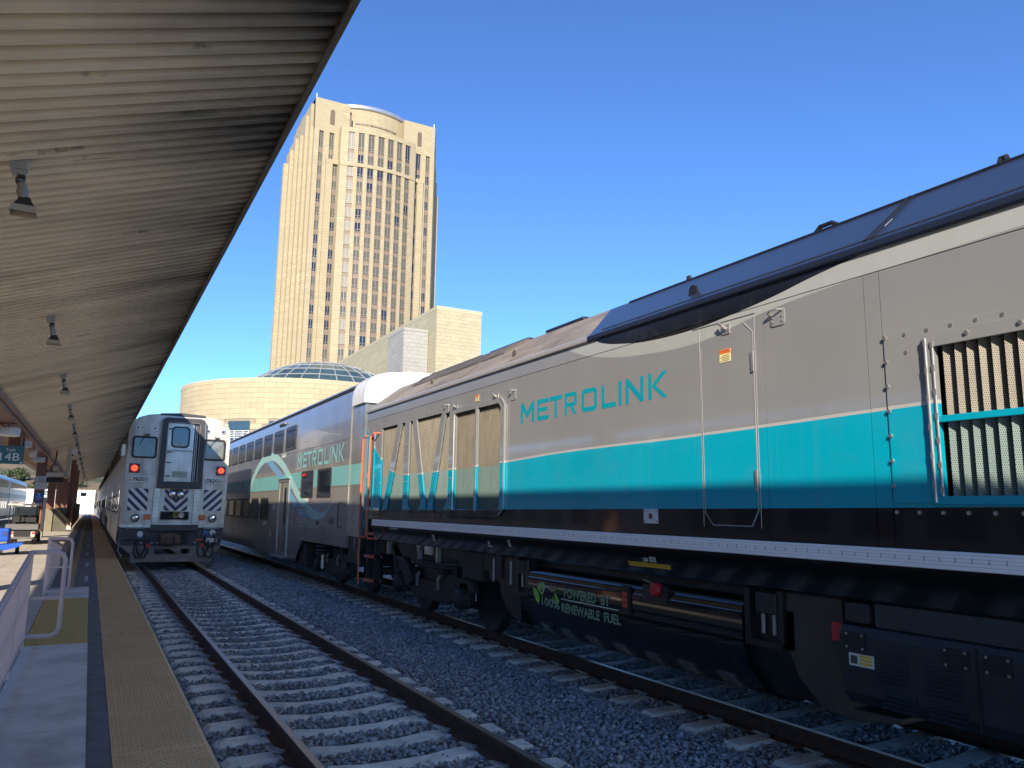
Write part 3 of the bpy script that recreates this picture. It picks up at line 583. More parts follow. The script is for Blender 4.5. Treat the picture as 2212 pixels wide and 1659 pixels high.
# stickers on the sloping frame rail
def fx(z, d=.004): return LX-.012 + (1.53-z)*.087/.255 - d
def fquad(name, y0, y1, z0, z1, mat, par, d=.003): return MB().add([(fx(z0, d), y0, z0), (fx(z0, d), y1, z0), (fx(z1, d), y1, z1), (fx(z1, d), y0, z1)], [(0, 1, 2, 3)]).build(name, mat, par)
yd = fquad('fuel_decal', 5.885, 6.54, 1.33, 1.372, M('decal_yellow', (.72, .46, .02), .5, var=.03), loco)
textrect('decal_text', 'ULTRA-LOW SULFUR DIESEL (ULSD) FUEL ONLY', (fx(1.338, .005), 6.525, 1.338), (0, -.62, 0), (fx(1.362)-fx(1.338), 0, .024), m_prn, yd)
m_stk = M('sticker_white', (.6, .62, .58), .5, var=.04)
s1 = fquad('fuel_sticker', 6.205, 6.28, 1.385, 1.42, m_stk, loco); textrect('decal_text', 'FUEL', (fx(1.393, .005), 6.275, 1.393), (0, -.062, 0), (fx(1.413)-fx(1.393), 0, .02), M('print_green', (.03, .12, .05), .6), s1)
for y, z, a, b in ((6.08, 1.385, .1, .05), (9.05, 1.395, .07, .085), (9.62, 1.36, .13, .028), (9.66, 1.40, .06, .04), (11.62, 1.36, .09, .1)):
    s = fquad('sticker', y, y+a, z, z+b, m_stk, loco)
    for k in range(3): fquad('sticker_line', y+.012, y+a-.012, z+b*(.2+.25*k), z+b*(.32+.25*k), m_prn, s, .005)
# grab irons and steps at the far end
for y, x in ((14.62, LX-.07), (15.38, LX+.02)): 
    MB().tube([(LX+.02, y-.13, 3.32), (x-.03, y-.1, 3.32), (x-.06, y, 3.27), (x-.06, y+.02, 1.38), (x-.05, y-.02, 1.29), (LX+.03, y-.16, 1.28)], .020, 10).build('grab_iron', m_orange, loco)
for z in (1.34, .9, .44): box('step', (LX+.02, 14.72, z), (LX+.24, 15.22, z+.05), m_orange if z < 1.3 else m_orange, loco, bevel=.01); 
for y in (14.74, 15.2): box('step_stringer', (LX+.08, y-.02, .42), (LX+.2, y+.02, 1.5), m_dark, loco)
MB().tube([(LX-.01, 15.45, 1.28), (LX-.01, 15.47, .9), (LX-.01, 15.42, .35)], .02, 8).build('grab_iron', m_orange, loco)
# fuel tank
TP = [(5.12, 1.17), (5.0, 1.16), (4.935, 1.105), (4.915, 1.03), (4.925, .78), (4.98, .60), (5.2, .36), (5.5, .27), (2*LC-5.5, .27), (2*LC-5.2, .36), (2*LC-4.925, .8), (2*LC-5.0, 1.16)]
tank = MB().prism(TP, 'y', 4.98, 8.62).build('fuel_tank', m_gloss, loco, smooth=True)
TE = [(5.16, 1.2), (5.06, 1.19), (5.0, 1.1), (5.0, .8), (5.05, .6), (5.25, .38), (5.55, .3), (2*LC-5.3, .3), (2*LC-5.0, .8), (2*LC-5.1, 1.2)]
for ya, yb in ((4.5, 4.98), (8.62, 9.0)): MB().prism(TE, 'y', ya, yb).build('tank_end', m_satin, loco)
for y in (4.93, 8.66): 
    q = MB(); q.box(4.93, 5.05, y-.03, y+.03, .84, 1.25); q.build('tank_bracket', m_satin, loco); box('tank_bracket', (4.96, y+(-.36 if y < 6 else .3), .8), (5.05, y+(-.30 if y < 6 else .36), 1.25), m_satin, loco)
    box('bracket_foot', (4.93, y-(.36 if y < 6 else 0), .80), (5.05, y+(.03 if y < 6 else .36), .845), m_satin, loco)
    b = box('tank_mount', (4.94, y-(.3 if y < 6 else -.06), 1.06), (5.06, y-(.08 if y < 6 else -.28), 1.23), m_bog, loco, bevel=.01)
    for k in range(2): MB().cyl((4.98, y+(-.25+.12*k if y < 6 else .1+.12*k), .9), (4.98, y+(-.25+.12*k if y < 6 else .1+.12*k), 1.08), .017, 8).build('mount_bolt', m_galv, b)
TG = (4.925, .78)
def tx(z): return 4.9135 + max(0, (1.03-z))*.04 - .001
g1, g2 = M('green_dark', (.11, .24, .11), .4, var=.05), M('green_pale', (.62, .82, .62), .4, var=.05)
for s, y, z, U, V in (('POWERED  BY', 7.78, .885, (0, -.90, -.004), (.004, 0, .1)), ('RENEWABLE  FUEL', 7.84, .715, (0, -1.14, -.004), (.004, 0, .095)), ('100%', 8.29, .745, (0, -.40, -.012), (.004, 0, .09))):
    V = (-.004, 0, V[2])
    textrect('tank_lettering', s, (tx(z)-.003, y, z), U, V, g2, tank, off=.022); textrect('tank_lettering', s, (tx(z)-.0045, y, z), U, V, g1, tank)
box('tank_rule', (tx(.84)-.003, 6.72, .853), (tx(.85)-.001, 7.85, .861), g2, tank)
m_leaf = M('leaf_green', (.28, .55, .06), .4, var=.15, scale=15); m_noz = M('nozzle_green', (.24, .45, .16), .4, var=.1)
def blob(name, pts, mat, d=.003): return MB().add([(tx(z)-d, y, z) for y, z in pts], [tuple(range(len(pts)))]).build(name, mat, tank)
blob('nozzle_mark', [(8.33,1.0),(8.24,1.015),(8.20,.98),(8.21,.93),(8.27,.86),(8.30,.86),(8.36,.90),(8.40,.94)], m_noz)
blob('nozzle_mark', [(8.265,.94),(8.29,.93),(8.32,.89),(8.30,.88),(8.27,.90)], m_black, .0042)
MB().tube([(tx(.95)-.004, 8.2, .965), (tx(.95)-.004, 8.12, .965), (tx(.9)-.004, 8.02, .925)], .012, 6).build('nozzle_spout', m_chrome, tank)
blob('leaf_mark', [(8.50,.93),(8.42,.92),(8.36,.86),(8.34,.79),(8.37,.745),(8.43,.78),(8.48,.85)], m_leaf); blob('leaf_mark', [(7.99,.92),(7.93,.88),(7.89,.83),(7.91,.79),(7.96,.82),(7.99,.87)], m_leaf); blob('leaf_mark', [(8.02,.87),(8.0,.83),(8.0,.80),(8.03,.81),(8.04,.84)], m_leaf); blob('leaf_mark', [(8.01,.955),(7.97,.95),(7.98,.925),(8.01,.93)], m_leaf)
ll = box('marker_light_slot', (4.895, 6.515, .835), (4.93, 6.64, 1.12), m_satin, loco)
for k in range(3):
    for q in range(2): box('red_reflector', (4.888, 6.545+q*.04, .905+k*.055), (4.896, 6.578+q*.04, .947+k*.055), M('reflector_red', (.65, .06, .02), .3, var=.05), ll)
box('filler_recess', (4.90, 5.93, 1.0), (4.945, 6.30, 1.165), m_satin, loco)
fc = MB().lathe([(.0, -.07), (.05, -.068), (.062, -.055), (.066, .0), (.05, .02)], (4.92, 6.08, 1.125), (1, .15, -.1), 20).build('fuel_cap', M('cap_red', (.45, .015, .02), .35, var=.08), loco, smooth=True)
MB().tube([(4.9, 6.12, 1.165), (4.9, 6.2, 1.195), (4.93, 6.32, 1.2)], .012, 6).build('filler_hose', M('hose_tan', (.2, .14, .05), .6), loco)
# louvred equipment box and curved shield at the right
ebx = MB().prism([(5.08, 1.09), (4.93, 1.08), (4.90, 1.02), (4.92, .62), (4.99, .535), (5.6, .53), (5.6, 1.09)], 'y', 1.2, 4.0).build('equipment_box', M('box_charcoal', (.022, .027, .033), .45, var=.15), loco, bevel=.012)
box('box_joint', (4.895, 2.99, .56), (4.93, 3.0, 1.06), m_black, ebx)
for y0, z0, n in ((3.46, .72, 8), (3.10, .70, 8), (3.42, .56, 4), (3.08, .56, 4), (2.5, .70, 8)):
    for k in range(n): MB().prism([(4.905-.012, z0+.012+k*.03), (4.915, z0+.028+k*.03), (4.935, z0+k*.03)], 'y', y0, y0+.25).build('louvre', MATS['box_charcoal'], ebx)
for y in (3.78, 3.04, 2.78):
    p = box('latch_recess', (4.893, y, .92), (4.91, y+.17, 1.04), m_black, ebx)
    for q in (.02, .15):
        for w in (.935, 1.025): link('rivet', me_rivet, None, p, loc=(4.893, y+q, w))
dl = box('hazard_label', (4.899, 3.72, .81), (4.906, 3.92, .895), m_stk, ebx)
for k in range(3): box('hazard_line', (4.897, 3.73, .825+k*.024), (4.8985, 3.83, .842+k*.024), MATS['decal_yellow'], dl)
box('hazard_mark', (4.897, 3.85, .825), (4.8985, 3.905, .88), m_prn, dl)
box('box_header', (4.97, 1.2, 1.09), (5.3, 3.74, 1.25), M('header_slate', (.03, .037, .043), .5), loco)
box('mount_block', (4.95, 3.78, 1.1), (5.06, 3.98, 1.24), m_bog, loco, bevel=.01); box('red_tag', (4.96, 4.02, .95), (4.975, 4.11, 1.08), M('tag_red', (.5, .03, .03), .5), loco)
SH = [(4.58, 1.25), (4.6, .86), (4.47, .6), (4.25, .43), (4.0, .40), (3.6, .46), (3.6, .50), (4.0, .48), (4.05, 1.25)]
MB().prism(SH, 'x', 5.0, 5.35).build('curved_shield', M('shield_brown', (.05, .043, .033), .6, var=.25, dirt=.5), loco, bevel=.01)
# bogies
def bogie(yc, parent, far=False, wr=.51, wb=2.72, x0=5.18, s=1):
    for dy in (-wb/2, wb/2):
        w = MB(); y = yc+dy
        for xw, sg in ((LC-.7535, -1), (LC+.7535, 1)):
            w.lathe([(.1, -.07), (.2, -.075), (.40, -.05), (.43, -.068), (wr, -.068), (wr, .045), (wr+.025, .055), (wr+.025, .075), (.38, .07), (.1, .06)], (xw, y, wr), (-sg, 0, 0), 32)
        w.cyl((LC-.8, y, wr), (LC+.8, y, wr), .09, 12)
        wo_ = w.build('wheelset', M('wheel_steel', (.05, .047, .045), .5, metal=.4, var=.2, dirt=.5), parent, smooth=True)
        MB().lathe([(.0, -.1), (.1, -.1), (.15, -.07), (.17, 0), (.17, .12)], (x0-.02, y, wr), (1, 0, 0), 20).build('axle_box', m_bog, parent, smooth=True)
        box('axle_arm', (x0+.02, y-.17, wr-.12), (x0+.16, y+.17, wr+.25), m_bog, parent, bevel=.03)
        MB().tube([(x0+.03, y+.33*s, .55), (x0+.03, y+.33*s, 1.05)], .055, 10).build('damper', m_bog, parent); MB().tube([(x0+.03, y+.33*s, 1.05), (x0+.03, y+.33*s, 1.3)], .035, 10).build('damper_rod', m_galv, parent)
        for k in range(4): MB().tube([(x0+.14+.11*math.cos(a), y+.11*math.sin(a), wr+.27+k*.05+a*.008) for a in np.linspace(0, 6.28, 14)], .02, 6).build('spring_coil', m_bog, parent)
    prof = [(yc-wb/2-.35, .62), (yc-wb/2-.3, .8), (yc-.75, .82), (yc-.55, .66), (yc+.55, .66), (yc+.75, .82), (yc+wb/2+.3, .8), (yc+wb/2+.35, .62), (yc+wb/2-.25, .5), (yc+.7, .34), (yc-.7, .34), (yc-wb/2+.25, .5)]
    MB().prism(prof, 'x', x0+.02, x0+.14).build('side_frame', m_bog, parent, bevel=.02)
    MB().prism(prof, 'x', 2*LC-x0-.14, 2*LC-x0-.02).build('side_frame', m_bog, parent)
    box('bolster', (x0+.1, yc-.4, .5), (2*LC-x0-.1, yc+.4, .95), m_dark, parent)
    for dy in (-.5, .42):
        MB().tube([(x0, yc+dy, .78), (x0-.02, yc+dy+.06, .7), (x0, yc+dy+.1, .55)], .03, 8).build('bracket_link', m_galv, parent)
    for k in range(3): MB().lathe([(.1, 0), (.19, .012), (.19, .055), (.1, .07)], (LC-1.15, yc, .86+k*.075), (0, 0, 1), 20).build('air_spring', m_black, parent)
bogie(12.5, loco); bogie(-2.2, loco)
MB().prism([(13.95,1.2),(14.25,1.2),(13.55,.62),(13.35,.5),(13.1,.62),(13.4,.9)], 'x', 5.12, 5.2).build('traction_arm', m_bog, loco, bevel=.015)
for y, hi in ((14.1, True), (12.55, False), (11.75, True)):
    f = MB().prism([(y-.16, 1.46 if hi else 1.3), (y+.16, 1.46 if hi else 1.3), (y+.04, 1.27 if hi else 1.16), (y+.035, 1.02), (y-.035, 1.02), (y-.04, 1.27 if hi else 1.16)], 'x', 4.99, 5.05).build('hanger_bracket', m_galv if not hi else m_stain, loco)
box('junction_plate', (5.02, 12.0, 1.12), (5.05, 12.35, 1.36), m_stain, loco); box('junction_box', (4.99, 12.12, 1.18), (5.02, 12.25, 1.31), m_white, loco)
for ya, yb, z in ((9.3, 10.1, 1.1), (10.3, 11.0, 1.05), (12.6, 13.2, 1.12)): box('underframe_box', (5.1, ya, z-.22), (5.6, yb, z+.2), m_bog, loco, bevel=.02)
for k, (ya, yb) in enumerate(((9.0, 9.35), (9.5, 9.75))): box('tank_mount', (4.98, ya, .95), (5.1, ya+.1, 1.26), m_bog, loco); MB().cyl((4.98, ya+.2, .9), (4.98, ya+.2, 1.2), .015, 8).build('mount_bolt', m_galv, loco)
SH2 = [(9.62, 1.25), (9.62, .9), (9.5, .66), (9.25, .48), (9.02, .44), (9.02, 1.25)]
MB().prism(SH2, 'x', 5.02, 5.4).build('curved_shield', m_satin, loco, bevel=.015)
for z in (.95, 1.0, 1.06): MB().tube([(5.1, 11.2, z), (5.08, 12.2, z-.03), (5.12, 13.0, z+.02)], .022, 8).build('air_pipe', m_bog, loco)
# ------------------------------------------------------------------ double-deck passenger car behind the locomotive
CX = 4.99; CY0, CY1 = 16.72, 42.0
def carside():
    t = NT('car_side_paint'); n = t.noise(1.4, 5, .6, t.scalev((1, 1, .3)))
    lo = t.mix(t.ramp(n, .35, .7), (.29, .265, .235), (.21, .19, .165)); hi = t.mix(t.ramp(n, .35, .7), (.20, .198, .205), (.155, .153, .158))
    c = t.mix(t.math('GREATER_THAN', t.z, 2.95), lo, hi)
    t.bump(t.noise(3.5, 2, .5, t.scalev((1, 2.4, .5))), .25, .012); return t.fin(c, .34, .1, .3)
m_car = carside()
m_glass = M('window_glass', (.012, .014, .016), .06, var=.1, spec=.8)
m_wframe = M('window_frame_dark', (.035, .033, .032), .45, var=.1)
coach = thing('passenger_car', (LC, 29, 0), 'double-deck grey commuter car with light teal band, number 281', 'train car')
prof = [(CX, .46), (CX, 4.30), (CX+.02, 4.45), (CX+.08, 4.58), (CX+.2, 4.69), (CX+.45, 4.77), (CX+.95, 4.83), (LC, 4.85)]
full = prof + [(2*LC-x, z) for x, z in reversed(prof[:-1])]
def sub(z): return [(x, max(z, zz)) for x, zz in full]
MB().prism(sub(1.0), 'y', CY0+.12, 21.2).build('body', m_car, coach, smooth=True); MB().prism(full, 'y', 21.2, 36.5).build('body', m_car, coach, smooth=True); MB().prism(sub(1.0), 'y', 36.5, CY1).build('body', m_car, coach, smooth=True)
MB().prism([(21.2,.46),(21.45,.46),(20.85,1.0),(21.2,1.0)], 'x', CX, CX+.05).build('skirt', m_car, coach)
inn = [(LC+(x-LC)*.985, max(1.26, z)) for x, z in full]
MB().prism(inn, 'y', 15.92, CY0+.14).build('end_section', m_stain, coach, smooth=True)
capp = [(x, z) for x, z in [(CX-.03, 4.10), (CX-.03, 4.30), (CX, 4.46), (CX+.07, 4.6), (CX+.2, 4.71), (CX+.45, 4.79), (CX+.95, 4.85), (LC, 4.87)]]; capf = capp + [(2*LC-x, z) for x, z in reversed(capp[:-1])]
MB().prism(capf, 'y', 15.86, 16.74).build('roof_end_cap', M('cap_white', (.60, .60, .59), .4, var=.03), coach, smooth=True)
for y in (16.42, 16.15): MB().tube([(x-.006, y, z+.004) for x, z in capp], .006, 6).build('cap_seam', m_galv, coach)
for z in (4.50, 4.56): box('eave_line', (CX-.004+max(0, z-4.45)*.5, CY0+.14, z), (CX+.09, CY1, z+.018), m_black, coach)
for z in (3.40, 2.34, 1.335): box('side_seam', (CX-.006, CY0+.14, z), (CX+.01, CY1, z+.014), m_car, coach)
# bands and arcs (flat graphics)
m_band = M('band_teal', (.17, .41, .40), .4, var=.06, dirt=.2, dcol=(.12, .2, .2)); m_arc1 = M('arc_pale', (.34, .56, .55), .4, var=.05); m_arc2 = M('arc_blue', (.16, .34, .52), .4, var=.06)
MB().add([(CX-.003, 16.86, 2.365), (CX-.003, 35, 2.365), (CX-.003, 35, 2.81), (CX-.003, 16.86, 2.81)], [(0,1,2,3)]).build('teal_band', m_band, coach); 
MB().add([(CX+.02, 15.93, 2.365), (CX+.02, 16.85, 2.365), (CX+.02, 16.85, 2.81), (CX+.02, 15.93, 2.81)], [(0,1,2,3)]).build('teal_band', m_band, coach)
def ribbon(name, pts, w, x, mat):
    from itertools import accumulate
    P = [Vector((y, z)) for y, z in pts]; Q = []
    for i in range(len(P)-1):
        a, b, c, d = P[max(0, i-1)], P[i], P[i+1], P[min(len(P)-1, i+2)]
        for k in range(6):
            u = k/6; Q.append(.5*((2*b)+(c-a)*u+(2*a-5*b+4*c-d)*u*u+(3*b-a-3*c+d)*u**3))
    Q.append(P[-1]); vs = []
    for i, q in enumerate(Q):
        d = (Q[min(i+1, len(Q)-1)]-Q[max(i-1, 0)]).normalized(); n = Vector((-d.y, d.x)); ww = w*min(1, .15+i/(len(Q)*.16), .02+(len(Q)-1-i)/(len(Q)*.22))
        vs += [(x, q.x+n.x*ww/2, q.y+n.y*ww/2), (x, q.x-n.x*ww/2, q.y-n.y*ww/2)]
    return MB().add(vs, [(2*i, 2*i+1, 2*i+3, 2*i+2) for i in range(len(Q)-1)]).build(name, mat, coach)
ribbon('arc_graphic', [(30.3,1.62),(29.4,2.15),(28.5,2.8),(27.4,3.28),(26.3,3.41),(25.05,3.09),(23.69,2.71),(22.72,2.29),(21.83,1.95),(20.66,1.67),(19.37,1.79),(18.70,2.06)], .24, CX-.005, m_arc2)
ribbon('arc_graphic', [(29.9,1.62),(29.2,2.25),(28.2,2.92),(27.06,3.33),(25.66,3.44),(24.64,3.34),(23.49,3.03),(22.53,2.62),(21.65,2.24),(20.72,1.92),(19.88,1.71),(19.34,1.66),(18.65,1.72),(17.9,2.04)], .26, CX-.007, m_arc1)
lettering('lettering', CX-.006, [(c, 21.82-(8.78-a)/2.96*4.58, 21.82-(8.78-b)/2.96*4.58) for c, a, b in SP], 2.91, 3.325, M('lettering_aqua', (.22, .46, .46), .4, var=.04), coach)['label'] = 'pale teal METROLINK lettering'
def win(par, x, y0, y1, z0, z1, r=.08, pane=m_glass, fr=m_wframe, d=.02):
    w = frame_prism(rrect(y0, y1, z0, z1, r), rrect(y0+.06, y1-.06, z0+.06, z1-.06, r*.6), 'x', x-d, x+.005).build('window', fr, par)
    MB().prism(rrect(y0+.055, y1-.055, z0+.055, z1-.055, r*.6), 'x', x-d*.45, x-.002).build('pane', pane, w); return w
for k in range(9): win(coach, CX, 22.14+k*1.67, 23.45+k*1.67, 3.50, 4.19)
for y in (19.93, 18.22): win(coach, CX, y, y+1.28, 2.11, 2.81)
for k in range(7): win(coach, CX, 25.45+k*1.68, 26.72+k*1.68, 1.44, 2.14)
dor = frame_prism([(22.62,.48),(24.02,.48),(24.02,2.66),(22.62,2.66)], [(22.76,.56),(23.86,.56),(23.86,2.58),(22.76,2.58)], 'x', CX-.03, CX+.01).build('side_door', m_stain, coach)
box('door_leaf', (CX-.012, 22.78, .58), (CX-.004, 23.3, 2.56), m_car, dor); box('door_leaf', (CX-.014, 23.32, .58), (CX-.004, 23.85, 2.56), m_stain, dor)
MB().prism(rrect(22.92, 23.17, 1.35, 2.42, .08), 'x', CX-.02, CX-.013).build('door_window', m_glass, dor); box('door_lintel', (CX-.06, 22.55, 2.67), (CX, 24.1, 2.71), m_band, dor); box('door_step', (CX-.16, 22.6, .43), (CX+.05, 24.2, .47), m_galv, dor)
for z in np.arange(.7, 2.5, .2): link('rivet', me_rivet, None, dor, loc=(CX-.03, 23.94, z))
ht = frame_prism(rrect(20.46, 21.8, 1.26, 1.88, .07), rrect(20.5, 21.76, 1.30, 1.84, .05), 'x', CX-.02, CX+.004).build('access_hatch', m_car, coach)
for k in range(4):
    for z in (1.34, 1.42, 1.68, 1.76): box('hatch_slot', (CX-.018, 20.58+k*.3, z), (CX-.004, 20.76+k*.3, z+.045), m_stain, ht)
textrect('car_number', '281', (CX-.006, 18.28, 1.47), (0, -.42, 0), (0, 0, .15), m_prn, coach)
MB().tube([(CX, 17.28, 1.97), (CX-.08, 17.28, 1.97), (CX-.08, 17.26, 1.43), (CX, 17.26, 1.43)], .016, 8).build('grab_iron', m_wframe, coach)
for y, z, a, b in ((23.4, 3.32, .5, .12), (26.9, 3.33, .6, .12), (20.4, 2.0, .6, .1), (25.7, 1.28, .5, .12), (24.5, 1.78, .3, .14), (24.9, .95, .14, .2), (19.2, 1.43, .25, .1)): box('sticker', (CX-.006, y, z), (CX-.002, y+a, z+b), m_stk if y < 26.5 and y > 20 else m_wframe, coach)
MB().tube([(CX-.005, 24.4, 4.33), (CX-.05, 24.1, 4.36), (CX-.05, 23.5, 4.35)], .03, 6).build('antenna_arm', m_galv, coach)
mb = MB(); mb.box(CX-.02, CX, 30.5, 30.62, 2.5, 2.72); mb.build('door_light', M('amber_dull', (.4, .12, .02), .4), coach)
bogie(18.35, coach, wr=.46, wb=2.45, x0=5.16, s=-1); 
box('equipment_box', (5.05, 20.55, .35), (5.9, 21.3, .92), m_bog, coach, bevel=.02)
for k in range(3): MB().lathe([(.08, 0), (.2, .015), (.2, .06), (.08, .075)], (5.12, 19.1, .72+k*.085), (0, 0, 1), 18).build('air_spring', m_bog, coach)
MB().cyl((5.1, 19.05, .4), (5.1, 19.05, .74), .05, 10).build('damper', m_stain, coach)
MB().lathe([(.0, -.03), (.1, -.03), (.13, 0), (.13, .05)], (5.05, 15.98, .93), (.6, -.8, 0), 18).build('hose_cap', M('cap_dull_red', (.22, .02, .02), .5), coach)
box('end_sill', (5.05, 15.9, .7), (2*LC-5.05, 16.8, 1.26), m_dark, coach); MB().cyl((LC, 15.3, .85), (LC, 16.2, .85), .13, 12).build('coupler', m_bog, coach)
box('end_step', (CX+.03, 16.0, .9), (CX+.2, 16.5, .94), m_dark, coach); MB().tube([(CX-.02, 16.12, 1.25), (CX-.02, 16.14, 1.0), (CX+.1, 16.16, .95)], .012, 6).build('grab_iron', m_galv, coach)
# ------------------------------------------------------------------ silver cab car 6908 on the near track
FX, FY = 2.38, 26.8
fcar = thing('cab_car', (FX, FY+12, 0), 'silver double-deck cab car 6908 with two lit red lamps, facing the camera', 'train car')
half = [(0, 4.78), (.55, 4.755), (1.0, 4.69), (1.25, 4.6), (1.40, 4.48), (1.475, 4.33), (1.50, 4.12), (1.505, 2.6), (1.49, 1.15)]
fo = [(FX+x, z) for x, z in half] + [(FX-x, z) for x, z in reversed(half[1:])]
m_face = M('cab_face_metal', (.60, .57, .51), .42, metal=.35, var=.2, scale=2.2, bump=.05, bscale=60, dirt=.7, dcol=(.16, .125, .09), dscale=1.7, streak=True)
m_char = M('charcoal_paint', (.045, .047, .052), .5, var=.15, scale=3, dirt=.4, dcol=(.09, .075, .06))
MB().prism(fo, 'y', FY, FY+.12).build('front_face', m_face, fcar)
def sidemat():
    t = NT('fluted_stainless'); f = t.math('SINE', t.math('MULTIPLY', t.z, 95)); fl = t.math('MULTIPLY', f, t.math('MULTIPLY', t.math('GREATER_THAN', t.z, 2.75), t.math('LESS_THAN', t.z, 3.5)))
    n = t.noise(1.3, 5, .6, t.scalev((1, .5, .4))); c = t.mix(t.ramp(n, .35, .7), (.55, .52, .47), (.38, .35, .31)); t.bump(fl, .5, .01)
    return t.fin(c, .42, .45)
m_fl = sidemat()
m_winband = M('window_band', (.02, .02, .022), .15, var=.1)
def car_body(par, y0, y1):
    MB().prism(fo, 'y', y0, y1).build('body', m_fl, par, smooth=True)
    low = [(FX-1.49, 1.15), (FX-1.47, .5), (FX-1.3, .36), (FX+1.3, .36), (FX+1.47, .5), (FX+1.49, 1.15)]
    MB().prism(low, 'y', y0+4.2, y1-4.2).build('skirt', m_fl, par); box('underframe', (FX-1.3, y0+.3, .75), (FX+1.3, y1-.3, 1.15), m_dark, par)
    for xs in (FX-1.505,):
        box('window_band', (xs-.006, y0+.6, 3.62), (xs+.004, y1-.6, 4.22), m_winband, par)
        for y in np.arange(y0+1.2, y1-2, 2.1): win(par, xs-.006, y, y+1.4, 3.6, 4.2, .1)
        for y in np.arange(y0+5, y1-5, 2.1): win(par, xs-.004, y, y+1.3, 1.55, 2.2, .1)
        for y in (y0+3.0, y0+13.2): d = box('side_door', (xs-.012, y, .6), (xs-.002, y+1.3, 2.65), m_stain, par); box('door_window', (xs-.016, y+.3, 1.7), (xs-.013, y+.95, 2.4), m_glass, d)
        for z in (2.72, 3.55, 1.45): box('side_rail', (xs-.02, y0+.2, z), (xs+.004, y1-.2, z+.03), m_stain, par)
    for yc in (y0+2.6, y1-2.6):
        for dy in (-1.2, 1.2): 
            w = MB()
            for xw, sg in ((FX-.7535, 1), (FX+.7535, -1)): w.lathe([(.1, -.07), (.45, -.07), (.45, .045), (.475, .055), (.475, .075), (.1, .06)], (xw, yc+dy, .45), (sg, 0, 0), 24)
            w.build('wheelset', MATS['wheel_steel'], par)
        box('side_frame', (FX-1.2, yc-1.6, .4), (FX-1.05, yc+1.6, .72), m_bog, par, bevel=.05); box('side_frame', (FX+1.05, yc-1.6, .4), (FX+1.2, yc+1.6, .72), m_bog, par, bevel=.05)
car_body(fcar, FY+.12, FY+25.6)
fr_ = lambda x0, x1, z0, z1: [(x0, z0), (x1, z0), (x1, z1), (x0, z1)]
# roof band in charcoal over the door
MB().prism([(1.70, 4.70), (1.74, 4.755), (FX, 4.80), (3.06, 4.755), (3.09, 4.70)], 'y', FY-.03, FY+1.2).build('roof_hood', m_char, fcar)
# cab windows
for x0, x1, tint in ((.99, 1.70, (.055, .075, .085)), (3.08, 3.75, (.16, .18, .17))):
    w = frame_prism(rrect(x0, x1, 3.31, 4.0, .1), rrect(x0+.055, x1-.055, 3.365, 3.945, .06), 'y', FY-.035, FY+.01).build('cab_window', m_black, fcar)
    MB().prism(rrect(x0+.05, x1-.05, 3.36, 3.95, .06), 'y', FY-.012, FY-.004).build('pane', M('cab_glass%.2f' % tint[0], tint, .07, var=.35, scale=4, spec=.7), w)
    xm = (x0+x1)/2; MB().tube([(xm+.05, FY-.06, 4.06), (xm-.1, FY-.07, 3.86), (xm-.16, FY-.05, 3.72)], .011, 6).build('wiper', m_black, w); box('wiper_motor', (xm-.02, FY-.08, 4.03), (xm+.12, FY-.03, 4.07), m_char, w)
# end door with charcoal frame
dfo = [(1.76,2.39),(3.11,2.39),(3.08,4.5),(3.03,4.585),(2.93,4.62),(1.93,4.62),(1.82,4.585),(1.78,4.5)]; dfi = [(1.96,2.6),(2.92,2.6),(2.915,4.40),(2.9,4.45),(2.86,4.48),(2.02,4.48),(1.975,4.45),(1.962,4.40)]
df = frame_prism(dfo, dfi, 'y', FY-.14, FY+.01).build('door_frame', m_char, fcar, bevel=.01)
MB().tube([(x, FY-.142, z) for x, z in dfo[1:]+dfo[:1]], .012, 6, closed=False).build('frame_edge', m_stain, df); MB().tube([(x, FY-.142, z) for x, z in dfi[1:]+dfi[:1]], .012, 6).build('frame_edge', m_stain, df)
ed = box('end_door', (1.985, FY-.035, 2.61), (2.76, FY-.015, 4.46), m_stain, fcar); box('door_pocket', (2.765, FY-.03, 2.61), (2.915, FY-.016, 4.46), m_bog, fcar)
for x in (2.80, 2.85): box('pocket_rib', (x, FY-.05, 2.61), (x+.012, FY-.031, 4.46), m_stain, fcar)
dw = frame_prism(rrect(2.09, 2.64, 3.68, 4.36, .13), rrect(2.135, 2.595, 3.725, 4.315, .1), 'y', FY-.05, FY-.034).build('door_window', m_black, ed); MB().prism(rrect(2.13, 2.60, 3.72, 4.32, .1), 'y', FY-.042, FY-.036).build('pane', M('door_glass', (.09, .17, .22), .08, var=.15, spec=.7), dw)
MB().tube([(1.95, FY-.06, 3.58), (2.80, FY-.06, 3.59)], .014, 6).build('door_bar', m_stain, ed)
m_exit = M('exit_red', (.45, .06, .04), .5); 
e1 = box('exit_label', (2.22, FY-.045, 3.755), (2.47, FY-.043, 3.815), M('label_pale', (.55, .5, .42), .5), ed); textrect('exit_text', 'EXIT', (2.29, FY-.046, 3.765), (.16, 0, 0), (0, 0, .038), m_exit, e1)
e2 = box('notice_panel', (2.19, FY-.041, 2.74), (2.64, FY-.036, 2.93), M('notice_green', (.33, .42, .33), .5), ed); textrect('exit_text', 'EXIT', (2.36, FY-.043, 2.83), (.16, 0, 0), (0, 0, .04), m_exit, e2)
for z in (4.27, 3.53, 3.2, 2.77): MB().tube([(2.0, FY-.06, z), (2.07, FY-.075, z), (2.13, FY-.05, z+.005)], .016, 6).build('door_catch', m_bog, ed)
